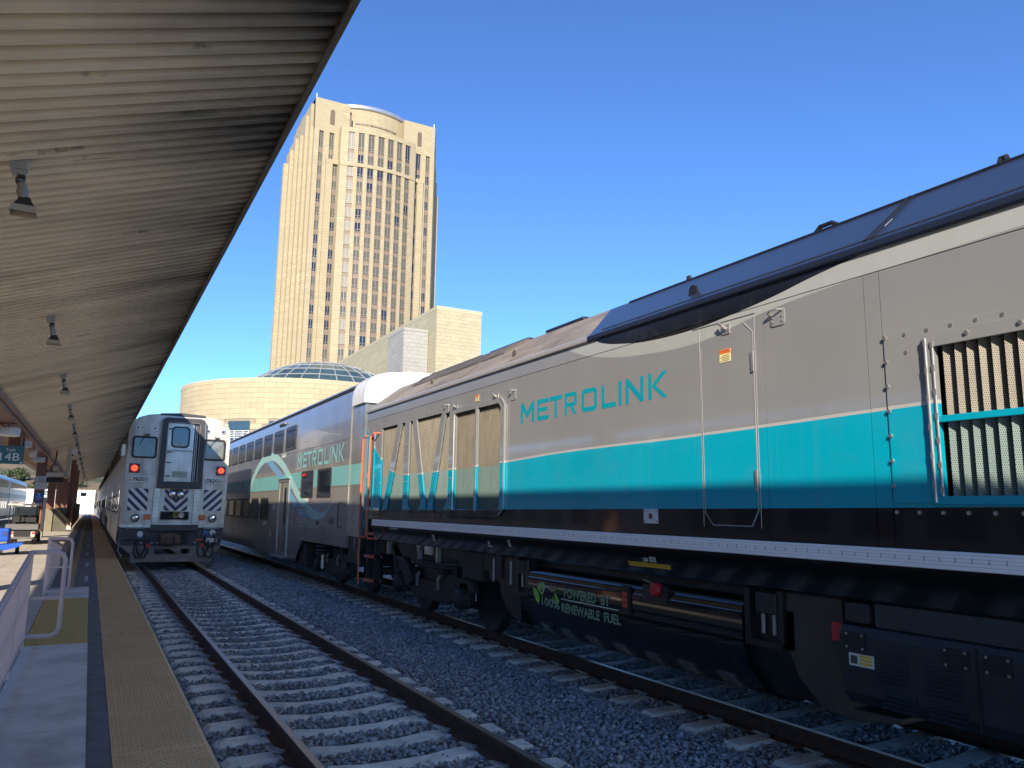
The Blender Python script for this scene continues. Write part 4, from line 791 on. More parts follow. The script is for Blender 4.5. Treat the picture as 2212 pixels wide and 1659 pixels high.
# small square sockets, red lamps, number boards
for x in (1.11, 1.59, 3.18, 3.65): s = box('socket_plate', (x-.06, FY-.02, 4.2), (x+.06, FY+.004, 4.32), m_stain, fcar); box('socket_hole', (x-.03, FY-.022, 4.23), (x+.03, FY-.0205, 4.29), m_black, s)
for x0, x1 in ((.96, 1.26), (3.52, 3.80)):
    h = box('marker_lamp', (x0, FY-.05, 2.85), (x1, FY+.005, 3.13), M('lamp_box', (.07, .05, .05), .5, var=.15), fcar); xm = (x0+x1)/2
    MB().lathe([(.0, -.03), (.07, -.028), (.095, -.015), (.105, .0)], (xm, FY-.05, 2.99), (0, 1, 0), 24).build('red_lens', emit('red_glow', (1, .03, .012), .7), h)
    frame_prism([(xm+.12*math.cos(a), 2.99+.12*math.sin(a)) for a in np.arange(0, 6.28, .2618)], [(xm+.1*math.cos(a), 2.99+.1*math.sin(a)) for a in np.arange(0, 6.28, .2618)], 'y', FY-.062, FY-.045).build('lens_rim', m_char, h)
    for k in range(16): 
        a = k*math.pi/8; MB().lathe([(.0, -.01), (.012, -.006), (.012, .004)], (xm+.06*math.cos(a), FY-.082, 2.99+.06*math.sin(a)), (0, 1, 0), 6).build('led', emit('led_glow', (1, .10, .04), 1.5), h)
for x0, x1 in ((1.05, 1.54), (3.215, 3.70)):
    n = box('number_board', (x0, FY-.045, 2.56), (x1, FY+.004, 2.75), m_stain, fcar, bevel=.008); box('board_face', (x0+.035, FY-.048, 2.595), (x1-.035, FY-.0455, 2.715), m_black, n)
    textrect('board_digits', '6908', (x0+.05, FY-.05, 2.603), (x1-x0-.10, 0, 0), (0, 0, .105), m_white, n, off=.006)
# hazard stripes: white plates with blue diagonals
m_hz = M('hazard_white', (.68, .67, .63), .5, var=.06, dirt=.25, dcol=(.4, .37, .32)); m_hb = M('hazard_blue', (.022, .025, .10), .5, var=.1)
def clip(poly, x0, x1, z0, z1):
    for ax, lim, sg in ((0, x0, 1), (0, x1, -1), (1, z0, 1), (1, z1, -1)):
        out = []
        for i in range(len(poly)):
            a, b = poly[i-1], poly[i]; da, db = (a[ax]-lim)*sg, (b[ax]-lim)*sg
            if da*db < 0: u = da/(da-db); out.append((a[0]+(b[0]-a[0])*u, a[1]+(b[1]-a[1])*u))
            if db >= 0: out.append(b)
        poly = out
        if not poly: return []
    return poly
def hazard(x0, x1, z0, z1, mode):
    p = box('hazard_panel', (x0, FY-.012, z0), (x1, FY-.001, z1), m_hz, fcar); st, w = .262, .125
    for k in range(-6, 14):
        for dirn, (ca, cb) in (((1, (x0, x1)),) if mode == 'R' else ((-1, (x0, x1)),) if mode == 'L' else ((-1, (x0, (x0+x1)/2)), (1, ((x0+x1)/2, x1)))):
            base = z0 + k*st - (0 if mode != 'C' else .02); xr = x0 if mode != 'C' else (x0+x1)/2
            if mode == 'L': base = z0 + k*st + .02
            f = lambda x: base + dirn*(x-xr)*(1.0)
            q = clip([(ca, f(ca)), (cb, f(cb)), (cb, f(cb)+w), (ca, f(ca)+w)], ca, cb, z0, z1)
            if len(q) > 2: MB().add([(x, FY-.0145, z) for x, z in q], [tuple(range(len(q)))]).build('blue_stripe', m_hb, p)
hazard(1.005, 1.565, 1.69, 2.365, 'L'); hazard(2.04, 2.72, 1.69, 2.35, 'C'); hazard(3.195, 3.75, 1.70, 2.37, 'R')
m_lens = M('lamp_glass', (.75, .76, .76), .08, metal=.85, var=.3, scale=30)
def headlamp(x, z, r):
    h = MB().lathe([(r*.6, .05), (r, .04), (r*1.12, -.03), (r*1.12, -.055), (r*.9, -.06), (r*.82, -.02), (.0, .02)], (x, FY-.03, z), (0, 1, 0), 24).build('headlamp', m_char, fcar, smooth=True)
    MB().lathe([(.0, -.035), (r*.5, -.03), (r*.86, -.012), (r*.86, 0)], (x, FY-.045, z), (0, 1, 0), 24).build('lens', m_lens, h, smooth=True)
headlamp(2.255, 2.205, .115); headlamp(2.495, 2.195, .115); headlamp(1.25, 1.46, .11); headlamp(3.50, 1.46, .11)
box('lamp_bridge', (2.2, FY-.05, 2.30), (2.55, FY-.01, 2.37), m_char, fcar)
for x in (1.48, 3.10): a = box('amber_light', (x, FY-.07, 1.41), (x+.19, FY, 1.575), M('amber_lens', (.62, .17, .03), .35, var=.08), fcar, bevel=.015)
for x0, x1 in ((1.72, 1.90), (2.89, 3.07)):
    c = box('collision_post', (x0, FY-.10, 1.26), (x1, FY+.005, 2.385), m_stain, fcar, bevel=.008)
    for z in np.arange(1.32, 2.34, .13):
        for x in (x0+.05, x1-.05): MB().lathe([(.0, -.008), (.012, -.005), (.014, .004)], (x, FY-.10, z), (0, 1, 0), 6).build('rivet', m_bog, c)
hb = box('horn_recess', (1.96, FY-.02, 1.41), (2.79, FY-.004, 1.665), m_black, fcar)
for k, (x, z, r, b) in enumerate(((2.07, 1.49, .08, 0), (2.23, 1.55, .09, 0), (2.40, 1.56, .10, 1), (2.56, 1.555, .085, 2), (2.69, 1.48, .08, 0))):
    MB().lathe([(.025, .06), (.03, 0), (r*.55, -.07), (r, -.12), (r*.93, -.12), (r*.4, -.06), (.0, -.03)], (x, FY-.02, z), (0, 1, 0), 20).build('air_horn', (m_bog, M('horn_brass', (.32, .24, .13), .35, metal=.6), M('horn_white', (.62, .58, .5), .4))[b], fcar, smooth=True)
box('lower_ledge', (FX-1.5, FY-.06, 1.17), (FX+1.49, FY, 1.262), m_stain, fcar)
box('buffer_beam', (1.71, FY-.22, 1.07), (3.07, FY-.01, 1.255), m_char, fcar, bevel=.012)
for x0, x1 in ((1.04, 1.51), (3.24, 3.71)): MB().tube([(x0, FY-.02, 1.29), (x0, FY-.12, 1.27), (x0, FY-.13, 1.145), (x1, FY-.13, 1.14), (x1, FY-.12, 1.27), (x1, FY-.02, 1.29)], .012, 6).build('hand_rail', m_stain, fcar)
MB().prism([(.88, 1.17), (.875, .66), (1.03, .52), (3.68, .52), (3.80, .62), (3.86, 1.17)], 'y', FY-.03, FY+.25).build('pilot_beam', m_char, fcar)
m_plow = M('plow_grey', (.20, .18, .155), .6, var=.25, scale=3, dirt=.8, dcol=(.07, .055, .045), dscale=2)
pw = frame_prism([(.9,.62),(1.2,.36),(1.22,.12),(3.53,.12),(3.54,.33),(3.78,.54),(3.80,.60),(2.35,.60)], [(1.86,.51),(1.87,.37),(1.9,.36),(2.85,.36),(2.87,.37),(2.88,.50),(2.87,.51),(2.35,.512)], 'y', FY-.16, FY-.06).build('plow', m_plow, fcar)
cp = MB().box(1.98, 2.42, FY-.55, FY-.05, .66, .98).build('coupler', M('coupler_rust', (.11, .07, .045), .7, var=.3, scale=8), fcar, bevel=.05); box('coupler_jaw', (2.36, FY-.75, .68), (2.55, FY-.3, .97), MATS['coupler_rust'], cp, bevel=.05); box('coupler_jaw', (1.99, FY-.72, .7), (2.12, FY-.4, .95), MATS['coupler_rust'], cp, bevel=.05)
box('coupler_pocket', (2.56, FY-.04, .64), (2.80, FY-.032, 1.0), m_black, fcar)
for x, z, mt in ((1.43, .97, m_hz), (1.63, .97, m_char), (3.12, .98, m_char), (3.33, 1.0, M('cap_blue', (.05, .11, .35), .4)), (3.53, 1.02, m_hz)):
    b = box('jumper_socket', (x-.09, FY-.07, z-.13), (x+.09, FY-.03, z+.06), m_char if mt is m_char else M('socket_blue', (.10, .16, .22), .5), fcar); MB().lathe([(.0, -.05), (.08, -.05), (.09, -.02), (.09, .05)], (x, FY-.07, z), (0, 1, 0), 18).build('socket_cap', mt, b)
for x, q in ((1.6, 1), (3.25, -1), (3.42, 1), (1.35, -1)):
    MB().tube([(x, FY-.1, .78), (x-.02*q, FY-.2, .5), (x-.12*q, FY-.22, .28), (x-.24*q, FY-.2, .26), (x-.32*q, FY-.18, .42), (x-.30*q, FY-.12, .72)], .024, 8).build('air_hose', m_black, fcar)
for x in (1.68, 3.22): box('hose_valve', (x-.06, FY-.2, .56), (x+.06, FY-.1, .68), M('valve_red', (.40, .04, .03), .5), fcar)
lb = box('pilot_label', (3.05, FY-.036, .75), (3.25, FY-.031, .83), M('label_red', (.5, .05, .04), .5), fcar); box('pilot_label', (3.36, FY-.036, .70), (3.68, FY-.031, .84), m_hz, fcar)
MB().tube([(3.33, FY-.1, .95), (3.3, FY-.25, .7), (3.42, FY-.28, .56), (3.58, FY-.25, .6), (3.62, FY-.2, .8), (3.55, FY-.1, 1.0)], .028, 8).build('jumper_cable', m_black, fcar)
MB().tube([(.95, FY-.1, .78), (1.3, FY-.14, .8), (1.75, FY-.12, .78)], .02, 8).build('uncoupling_lever', m_bog, fcar)
for x in (1.9, 1.75, 1.45, 3.0): box('white_tag', (x, FY-.04, .69), (x+.07, FY-.033, .71), m_hz, fcar)
MB().tube([(FX+1.5, FY+.3, 1.0), (FX+1.56, FY+.3, 1.02), (FX+1.56, FY+.3, 1.75), (FX+1.5, FY+.3, 1.78)], .016, 6).build('grab_iron', m_stain, fcar); MB().tube([(FX-1.5, FY+.3, 1.0), (FX-1.56, FY+.3, 1.02), (FX-1.56, FY+.3, 1.75), (FX-1.5, FY+.3, 1.78)], .016, 6).build('grab_iron', m_stain, fcar)
mr = box('side_mirror', (.70, FY+.3, 3.35), (.84, FY+.42, 3.75), m_stain, fcar, bevel=.02); 
MB().tube([(.90, FY-.0, .8), (.86, FY-.02, .45), (.98, FY-.03, .3)], .02, 6).build('cab_step', m_stain, fcar)
# the cars coupled behind it
for k in range(3):
    y0 = FY + 26.2 + k*26.2
    c = thing('passenger_car', (FX, y0+12.8, 0), ('silver car coupled right behind cab car 6908', 'third silver car of the train beside the yellow platform strip', 'farthest silver car of the train at the platform end')[k], 'train car', 'silver cars behind the cab car')
    car_body(c, y0, y0+25.6)
# ------------------------------------------------------------------ tower
def stone(name, col, bw, bh, var=.1, mortar=.7):
    t = NT(name); cv = t.n.new('ShaderNodeCombineXYZ'); t.l(t.math('ADD', t.x, t.y), cv.inputs[0]); t.l(t.z, cv.inputs[1])
    b = t.n.new('ShaderNodeTexBrick'); t.l(cv.outputs[0], b.inputs['Vector']); b.inputs['Scale'].default_value = 1; b.inputs['Brick Width'].default_value = bw; b.inputs['Row Height'].default_value = bh
    b.inputs['Mortar Size'].default_value = .035; b.inputs['Color1'].default_value = c4(sc(col, 1-var)); b.inputs['Color2'].default_value = c4(sc(col, 1+var)); b.inputs['Mortar'].default_value = c4(sc(col, mortar))
    c = t.mix(t.ramp(t.noise(.12, 4), .35, .7), b.outputs[0], sc(col, .92)); t.bump(t.math('SUBTRACT', 1, b.outputs['Fac']), .5, .04); return t.fin(c, .85)
m_tst = stone('tower_stone', (.385, .325, .205), 1.6, .84); m_span = M('spandrel_stone', (.20, .15, .115), .6, var=.1, scale=.5)
m_wf = M('tower_window_frame', (.30, .27, .21), .5, metal=.3); m_blind = M('blind_glass', (.105, .095, .07), .12, var=.12, scale=.6, spec=.6); m_dkgl = M('dark_glass', (.02, .024, .045), .08, var=.2, scale=.8, spec=.7); m_pgl = M('pale_reflection_glass', (.25, .235, .2), .15, var=.1)
TX, TY = 64.35, 205.
tw = thing('office_tower', (TX, TY+20, -.4), 'tall cream stone office tower with curved window bay', 'building')
def tb(name, x0, x1, y0, y1, z0, z1, mat=m_tst): return box(name, (x0, y0, z0), (x1, y1, z1), mat, tw)
for s in (-1, 1):
    X = lambda a, b: (TX+s*a, TX+s*b) if s > 0 else (TX-b, TX-a)
    a, b = X(8.3, 18.2); tb('wall_return', a, b, TY+.61, TY+8, 108.4, 116.71); a, b = X(9.6, 18.2); tb('corner_wall', a, b, TY+.6, TY+22, -.4, 116.7)
    for p0, p1, top in ((16.8, 18.2, 116.7), (13.85, 15.5, 116.7), (10.4, 12.5, 116.7)): a, b = X(p0, p1); tb('pier', a, b, TY, TY+.62, -.4, top)
    a, b = X(8.3, 18.2); tb('wall_top', a-.02, b+.02, TY-.03, TY+.62, 108.3, 116.72); a, b = X(11.4, 18.2); tb('wall_band', a, b, TY-.02, TY+.62, 107.0, 108.31)
    a, b = X(9.9, 11.3); tb('pier', a, b, TY-.9, TY+.01, -.4, 98.7); a, b = X(12.75, 14.6); tb('pier', a, b, TY-.9, TY+.01, -.4, 98.7); a, b = X(9.88, 14.62); tb('pier_cap', a, b, TY-.95, TY-.005, 97.5, 98.72)
    a, b = X(12.6, 13.95)
    v = MB().prism([(a, 109.4), (b, 109.4)]+[((a+b)/2+(b-a)/2*math.cos(t), 113.4+.68*math.sin(t)) for t in np.linspace(0, math.pi, 9)], 'y', TY-.05, TY+.02).build('arched_vent', M('vent_bronze', (.13, .09, .06), .6, var=.4, scale=3), tw)
    # stepped side bays
    for k, (dx, dy, top) in enumerate(((.9, 1.6, 115.3), (1.8, 3.4, 112.2), (2.7, 5.2, 106.8), (3.6, 7.0, 106.3), (4.6, 8.6, 103.2), (5.8, 10.2, 99.5))):
        a, b = X(9.6, 18.2+dx); tb('side_bay', a, b, TY+dy, TY+22-dy, -.4, top)
tb('core', TX-9.6, TX+9.6, TY+1.2, TY+22, -.4, 108.1)
cyl = MB(); n = 40; R0 = 18.; cxy = (TX, TY+18.5)
cyl.lathe([(R0, 105), (R0, 116.9)], (cxy[0], cxy[1], 0), (0, 0, 1), 48); cyl.build('drum_wall', m_tst, tw)
MB().lathe([(R0-.6, 116.9), (R0+.5, 117.3), (R0+.6, 117.9), (R0+.4, 118.3), (R0-.6, 118.35)], (cxy[0], cxy[1], 0), (0, 0, 1), 48).build('roof_rim', M('rim_metal', (.55, .57, .60), .25, metal=.7, var=.05), tw, smooth=True)
for a in (-.24, 0, .24):
    x = cxy[0]+R0*math.sin(a); y = cxy[1]-R0*math.cos(a); q = MB().box(-2.0, 2.0, -.12, .1, 112.2, 112.7).build('ledge_slot', m_span, tw, loc=(x, y, 0)); q.rotation_euler.z = a
tb('fin', TX-8.2, TX-7.7, TY+.2, TY+1.3, 109.2, 114, m_span)
for x in (TX-18.0, TX+18.0): MB().tube([(x, TY+.4, 116.7), (x, TY+.4, 118)], .12, 6).build('roof_lamp', m_white, tw)
# curved bay
HW, YE, YM = 11.25, TY-2.7, TY-4.7
def bay_y(x): return YE + (YM-YE)*(1-((x-TX)/HW)**2)
xs = np.linspace(TX-HW, TX+HW, 29)
MB().prism([(x, bay_y(x)+.45) for x in xs]+[(TX+HW, TY+2), (TX-HW, TY+2)], 'z', -.4, 108.2).build('bay_backing', m_span, tw)
def strip(name, x0, x1, z0, z1, out, mat, k=5):
    q = np.linspace(x0, x1, k); return MB().prism([(x, bay_y(x)-out) for x in q]+[(x, bay_y(x)+.46) for x in reversed(q)], 'z', z0, z1).build(name, mat, tw)
PC = [TX + (k-3)*2.92*(1-.012*abs(k-3)) for k in range(7)]; WW = [1.86-.07*abs(k-3) for k in range(7)]
edges = [TX-HW] + [v for k in range(7) for v in (PC[k]-WW[k]/2, PC[k]+WW[k]/2)] + [TX+HW]
for k in range(8): strip('pier', edges[2*k], edges[2*k+1], -.4, 108.2, 0, m_tst, 3)
strip('bay_cornice', TX-HW, TX+HW, 107.0, 108.4, .05, m_tst, 25); strip('bay_band', TX-HW, TX+HW, 96.75, 97.75, .12, m_tst, 25)
tb('bay_side', TX-HW-.01, TX-HW+.6, YE+.2, TY+1, -.4, 108.3); tb('bay_side', TX+HW-.6, TX+HW+.01, YE+.2, TY+1, -.4, 108.3)
rows = [(101.95, 106.9)] + [(97.9-4.03*k, 100.65-4.03*k) for k in range(17)]
def wmesh(w, h):
    f = frame_prism([(-w/2, 0), (w/2, 0), (w/2, h), (-w/2, h)], [(-w/2+.09, .09), (w/2-.09, .09), (w/2-.09, h-.09), (-w/2+.09, h-.09)], 'y', 0, .12); f.box(-.05, .05, .0, .1, .09, h-.09); f.box(-w/2+.09, w/2-.09, .01, .1, .6, .68)
    p = MB().box(-w/2+.05, w/2-.05, .08, .13, .05, h-.05); a = f.mesh('window'); b = p.mesh('pane'); a.materials.append(m_wf); return a, b
wcache = {}
def twin(x, y, z0, z1, w, rz, pane):
    key = (round(w, 2), round(z1-z0, 2))
    if key not in wcache: wcache[key] = wmesh(w, z1-z0) 
    a, b = wcache[key]; bk = (key, pane.name)
    if bk not in wcache: c = b.copy(); c.materials.append(pane); wcache[bk] = c
    o = link('window', a, None, tw, loc=(x, y, z0)); o.rotation_euler.z = rz
    q = bpy.data.objects.new('pane', wcache[bk]); COL.objects.link(q); q.parent = o
rt = random.Random(11)
for ri, (z0, z1) in enumerate(rows):
    if z1 < 34: break
    for k in range(7):
        x = PC[k]; sl_ = -2*(YM-YE)*(x-TX)/HW**2; pane = m_pgl if k == 0 and rt.random() < .8 else (m_dkgl if rt.random() < (.3 if ri < 4 else .12) else m_blind)  # pale panes of the first column carry a reflection in their colour
        twin(x, bay_y(x)+.25, z0, z1, WW[k]-.04, math.atan(sl_), pane)
    for s in (-1, 1):
        cols = ((16.15, 1.26, .35), (13.2, 1.26, .35)) if ri < 2 else ((16.15, 1.26, .35), (12.03, 1.4, -.5))
        for cx_, w, dy in cols:
            twin(TX+s*cx_, TY+dy, z0, z1, w, 0, m_dkgl if rt.random() < (.45 if s > 0 else .22) else m_blind)
            if ri < 17: zb = z0; zt = rows[ri+1][1] if ri+1 < len(rows) else z0-1.2; tb('spandrel', TX+s*cx_-w/2, TX+s*cx_+w/2, TY+dy-.02, TY+.62, zt, zb, m_span)
# ------------------------------------------------------------------ stone cladding helper
def stone_m(name, col): return M(name, col, .85, var=.06, scale=.7, bump=.15, bscale=9, rand=.28)
m_joint = M('joint_core', (.29, .245, .16), .9)  # even core colour that shows in the gaps between stone blocks
def clad(parent, mat, P0, U, nu, V, nv, N, limit, skip=None, gap=.02, bond=True):
    U, V, N, P0 = map(Vector, (U, V, N, P0)); lu, lv = U.length/nu, V.length/nv; u, v, n = U.normalized(), V.normalized(), N.normalized()
    def bmesh_(w): return MB().add([u*a + v*b + n*c for c in (0, .07) for a, b in ((gap/2, gap/2), (w-gap/2, gap/2), (w-gap/2, lv-gap/2), (gap/2, lv-gap/2))], [(3,2,1,0),(4,5,6,7),(0,1,5,4),(1,2,6,5),(2,3,7,6),(3,0,4,7)])
    full = bmesh_(lu).mesh('stone_block'); halfm = bmesh_(lu/2).mesh('stone_block'); full.materials.append(mat); halfm.materials.append(mat); items = []
    for j in range(nv-1, -1, -1):
        off = (j % 2) and bond
        cells = [(i*lu + lu/2, lu) for i in range(nu-1)] + [(0, lu/2), (nu*lu-lu/2, lu/2)] if off else [(i*lu, lu) for i in range(nu)]
        for a, w in cells: items.append((P0 + u*a + v*(j*lv), w))
    rest = MB()
    for k, (p, w) in enumerate(items):
        if skip and skip(p): continue
        if k < limit: link('stone_block', full if w > lu*.7 else halfm, None, parent, loc=p)
        else:
            q = bmesh_(w); rest.add([Vector(x)+p for x in q.v], q.f)
    if rest.v: rest.build('far_stone_blocks', mat, parent, kind='stuff')
# cream block wing and pale grey block
m_cb = stone_m('cream_block', (.415, .375, .25)); m_gb = stone_m('pale_block', (.35, .345, .32))
bw = thing('building_wing', (51, 140, -.4), 'plain cream stone block wing below the tower', 'building')
box('core', (47.5, 114.5, -.4), (55.6, 172, 34.8), m_joint, bw); box('coping', (47.40, 114.4, 34.3), (55.7, 172, 34.95), M('coping_cream', (.43, .385, .26), .8), bw)
clad(bw, m_cb, (47.5, 114.5, 14.4), (8.1, 0, 0), 6, (0, 0, 19.9), 32, (0, -1, 0), 260)
clad(bw, m_cb, (47.5, 172, 14.4), (0, -57.5, 0), 30, (0, 0, 19.9), 32, (-1, 0, 0), 300)
gw = thing('building_annex', (45.3, 121, -.4), 'pale grey stone annex standing against the cream block', 'building')
box('core', (43.1, 117.8, -.4), (47.35, 125.6, 31.3), m_joint, gw); box('coping', (43.02, 117.7, 30.95), (47.36, 125.6, 31.4), m_gb, gw)
clad(gw, m_gb, (43.1, 117.8, 14.0), (4.25, 0, 0), 4, (0, 0, 16.9), 26, (0, -1, 0), 300); clad(gw, m_gb, (43.1, 125.6, 14.0), (0, -7.8, 0), 5, (0, 0, 16.9), 26, (-1, 0, 0), 300)
# ------------------------------------------------------------------ curved stone drum with glass dome
DX, DY, DR, DZ = 25.8, 107., 16.7, 16.9
dm = thing('curved_building', (DX, DY, -.4), 'low curved cream stone building with a glass dome', 'building')
MB().lathe([(DR-.08, -.4), (DR-.08, DZ-.1)], (DX, DY, 0), (0, 0, 1), 96).build('core_wall', m_joint, dm)
m_db = stone_m('drum_block', (.435, .365, .23))
def arcblock(da, z0, z1, r0, r1, a0=0):
    n = 4; vs = []
    for z in (z0, z1):
        for r in (r0, r1):
            vs += [(r*math.cos(a0+da*k/n), r*math.sin(a0+da*k/n), z) for k in range(n+1)]
    m = n+1; fs = []
    for k in range(n): fs += [(k, k+1, m+k+1, m+k), (2*m+k, 3*m+k, 3*m+k+1, 2*m+k+1), (m+k, m+k+1, 3*m+k+1, 3*m+k), (k, 2*m+k, 2*m+k+1, k+1)]
    fs += [(0, m, 3*m, 2*m), (n, 2*m+n, 3*m+n, m+n)]; return MB().add(vs, fs)
DA = 1.45/DR; hz = .62
me_arc = arcblock(DA-.0012, .01, hz-.01, DR-.1, DR).mesh('stone_block'); me_arc.materials.append(m_db)
def in_open(a, z):
    for (a0, a1, z0, z1) in DOPEN:
        if a0-DA*.9 < a < a1-DA*.1 and z0-hz*.8 < z < z1-hz*.2: return True
    return False
def ang(px_az):   # angle on the drum (seen from its centre) hit by the view azimuth
    d = Vector((math.sin(R(px_az)), math.cos(R(px_az)))); c = Vector((DX, DY)); b = d.dot(c); t = b - math.sqrt(max(0, b*b - c.length_squared + DR*DR)); p = d*t - c; return math.atan2(p.y, p.x) % (2*math.pi), t
A0, d0 = ang(8.0); A1, d1 = ang(9.45); A2, _ = ang(10.75); A3, _ = ang(12.5)
zt = 11.75; zb = 9.3
DOPEN = [(min(A0, A1), max(A0, A1), zb, zt), (min(A2, A3), max(A2, A3), zb, zt)]
cnt = 0; rest = MB()
for j in range(20):
    z = DZ - .55 - hz*(j+1)
    for i in range(36):
        a = R(168) + i*DA + (DA/2 if j % 2 else 0)
        if in_open(a, z): continue
        if cnt < 300 and R(172) < a < R(300): o = link('stone_block', me_arc, None, dm, loc=(DX, DY, z)); o.rotation_euler.z = a; cnt += 1
        else:
            q = arcblock(DA-.0018, z+.015, z+hz-.015, DR-.1, DR, a); rest.add([(x+DX, y+DY, zz) for x, y, zz in q.v], q.f)
rest.build('far_stone_blocks', m_db, dm, kind='stuff')
MB().lathe([(DR-.1, DZ-.56), (DR+.03, DZ-.54), (DR+.06, DZ-.1), (DR+.02, DZ), (DR-.9, DZ), (DR-.9, DZ-.5)], (DX, DY, 0), (0, 0, 1), 96).build('coping', M('coping_drum', (.44, .37, .24), .85), dm)
for a0, a1, z0, z1 in DOPEN:
    n = 8; P = [(DX+(DR-.04)*math.cos(a0+(a1-a0)*k/n), DY+(DR-.04)*math.sin(a0+(a1-a0)*k/n)) for k in range(n+1)]
    w = MB().add([(x, y, z) for z in (z0-.4, z1) for x, y in P], [(k, k+1, n+2+k, n+1+k) for k in range(n)]).build('window', M('drum_glass', (.03, .06, .08), .08, spec=.7), dm)
    for z in (10.55, 10.3, 10.05, 9.8): MB().tube([(DX+(DR+.08)*math.cos(a0+(a1-a0)*k/n), DY+(DR+.08)*math.sin(a0+(a1-a0)*k/n), z) for k in range(n+1)], .05, 6).build('balcony_rail', m_white, w)
    for k in (0, 3, 6, 8): MB().tube([(DX+(DR+.1)*math.cos(a0+(a1-a0)*k/n), DY+(DR+.1)*math.sin(a0+(a1-a0)*k/n), z) for z in (9.2, 10.6)], .05, 6).build('balcony_post', m_white, w)
# glass dome of separate panes
GX, GY, GR, GZ = 27.9, 108.5, 17.2, 22.1
dome = link('glass_dome', None, None, dm, loc=(GX, GY, GZ)); PLOC[dome.name] = Vector((GX, GY, GZ))
m_dgl = M('dome_glass', (.05, .085, .095), .1, var=.35, scale=.35, spec=.6); m_drib = M('dome_rib', (.36, .38, .37), .5, metal=.2)
phis = [R(x) for x in (2.5, 9, 15.5, 22, 28.5, 35, 41.5)]; NS = 30; ribs = MB()
def dp(ph, a, r=GR): return Vector((r*math.sin(ph)*math.cos(a), r*math.sin(ph)*math.sin(a), r*math.cos(ph)-GR))
for j in range(len(phis)-1):
    g0 = .008; q = [dp(phis[j]+.004, g0), dp(phis[j]+.004, 2*math.pi/NS-g0), dp(phis[j+1]-.004, 2*math.pi/NS-g0*.6), dp(phis[j+1]-.004, g0*.6)]
    me = MB().add(q+[p*.998+Vector((0, 0, -.05)) for p in q], [(0,1,2,3),(7,6,5,4),(0,4,5,1),(1,5,6,2),(2,6,7,3),(3,7,4,0)]).mesh('pane'); me.materials.append(m_dgl)
    for i in range(NS): o = link('pane', me, None, dome, loc=(GX, GY, GZ)); o.rotation_euler.z = i*2*math.pi/NS
for i in range(NS): ribs.tube([dp(p, i*2*math.pi/NS, GR+.04)+Vector((GX, GY, GZ)) for p in phis], .07, 5)
for p in phis: ribs.tube([dp(p, a, GR+.03)+Vector((GX, GY, GZ)) for a in np.linspace(0, 2*math.pi, 61)[:-1]], .06, 5, closed=True)
ribs.build('dome_frame', m_drib, dome)
# ------------------------------------------------------------------ railings on the platform
m_pink = M('railing_paint', (.66, .53, .50), .5, var=.08, scale=5, dirt=.35, dcol=(.3, .22, .18), dscale=5)
ra = thing('handrail', (-.55, 9, PZ), 'near pale pink picket handrail with rounded end loop at the left', 'railing', 'pale pink handrails')
def ztopA(y): return 1.30 - .072*(10.85-y)
MB().tube([(-.55, 3.5, ztopA(3.5)), (-.55, 10.82, 1.30)], .028, 10).build('top_rail', m_pink, ra)
MB().tube([(-.55, 3.5, .30), (-.55, 10.8, .32)], .018, 8).build('bottom_rail', m_pink, ra); MB().tube([(-.60, 3.5, ztopA(3.5)-.42), (-.60, 10.7, .80)], .019, 8).build('side_rail', m_pink, ra)
for y in np.arange(4.2, 10.75, .118): box('picket', (-.558, y-.008, .31), (-.542, y+.008, ztopA(y)-.03), m_pink, ra)
for y in (5.2, 7.1, 9.0, 10.8): box('post', (-.578, y-.024, PZ), (-.532, y+.024, ztopA(y)-.01), m_pink, ra)
def loop(par, xa, xb, y, zs, r=.027):
    z0, zm, z1 = zs; c = .09
    MB().tube([(xa, y, z1), (xb-c, y, z1), (xb-c*.3, y, z1-c*.3), (xb, y, z1-c), (xb, y, z0+c), (xb-c*.3, y, z0+c*.3), (xb-c, y, z0), (xa, y, z0)], r, 10).build('end_loop', m_pink, par); MB().tube([(xa, y, zm), (xb, y, zm)], r*.85, 8).build('loop_bar', m_pink, par)
loop(ra, -.55, -.20, 10.83, (.34, .77, 1.30))
rb = thing('handrail', (-.6, 18, PZ), 'farther pale pink picket handrail beyond the tactile pad', 'railing', 'pale pink handrails')
MB().tube([(-.60, 16.8, 1.23), (-.60, 26, .68)], .028, 8).build('top_rail', m_pink, rb); loop(rb, -.60, -.22, 16.8, (.27, .71, 1.23))
for y in np.arange(16.95, 25, .14): box('picket', (-.608, y-.008, .21), (-.592, y+.008, 1.23-.06*(y-16.8)-.03), m_pink, rb)
box('post', (-.625, 16.78, PZ), (-.575, 16.83, 1.22), m_pink, rb); MB().tube([(-.60, 16.8, .27), (-.60, 25, .24)], .018, 8).build('bottom_rail', m_pink, rb)
# ------------------------------------------------------------------ signs
m_steal = M('sign_teal', (.02, .135, .15), .4, var=.05); m_sw = M('sign_white', (.74, .75, .74), .45, var=.03)
def tsign(x0, x1, y, z0, z1, top, bot, label):
    s = thing('track_sign', ((x0+x1)/2, y, z0), label, 'sign', 'teal track signs'); box('panel', (x0, y-.03, z0), (x1, y+.03, z1), m_steal, s); w, h = x1-x0, z1-z0
    if top: textrect('sign_text', top, (x0+w*.34, y-.033, z0+h*.70), (w*.34, 0, 0), (0, 0, h*.17), m_sw, s)
    textrect('sign_text', bot, (x0+w*.15, y-.033, z0+h*.19), (w*.70, 0, 0), (0, 0, h*.42), m_sw, s)
    if w > .6: box('sign_logo', (x1-.1, y-.033, z0+.02), (x1-.03, y-.031, z0+.075), m_sw, s)
    for x in (x0+w*.15, x1-w*.15): MB().cyl((x, y, z1-.01), (x, y, 4.12), .02, 8).build('hanger', m_galv, s)
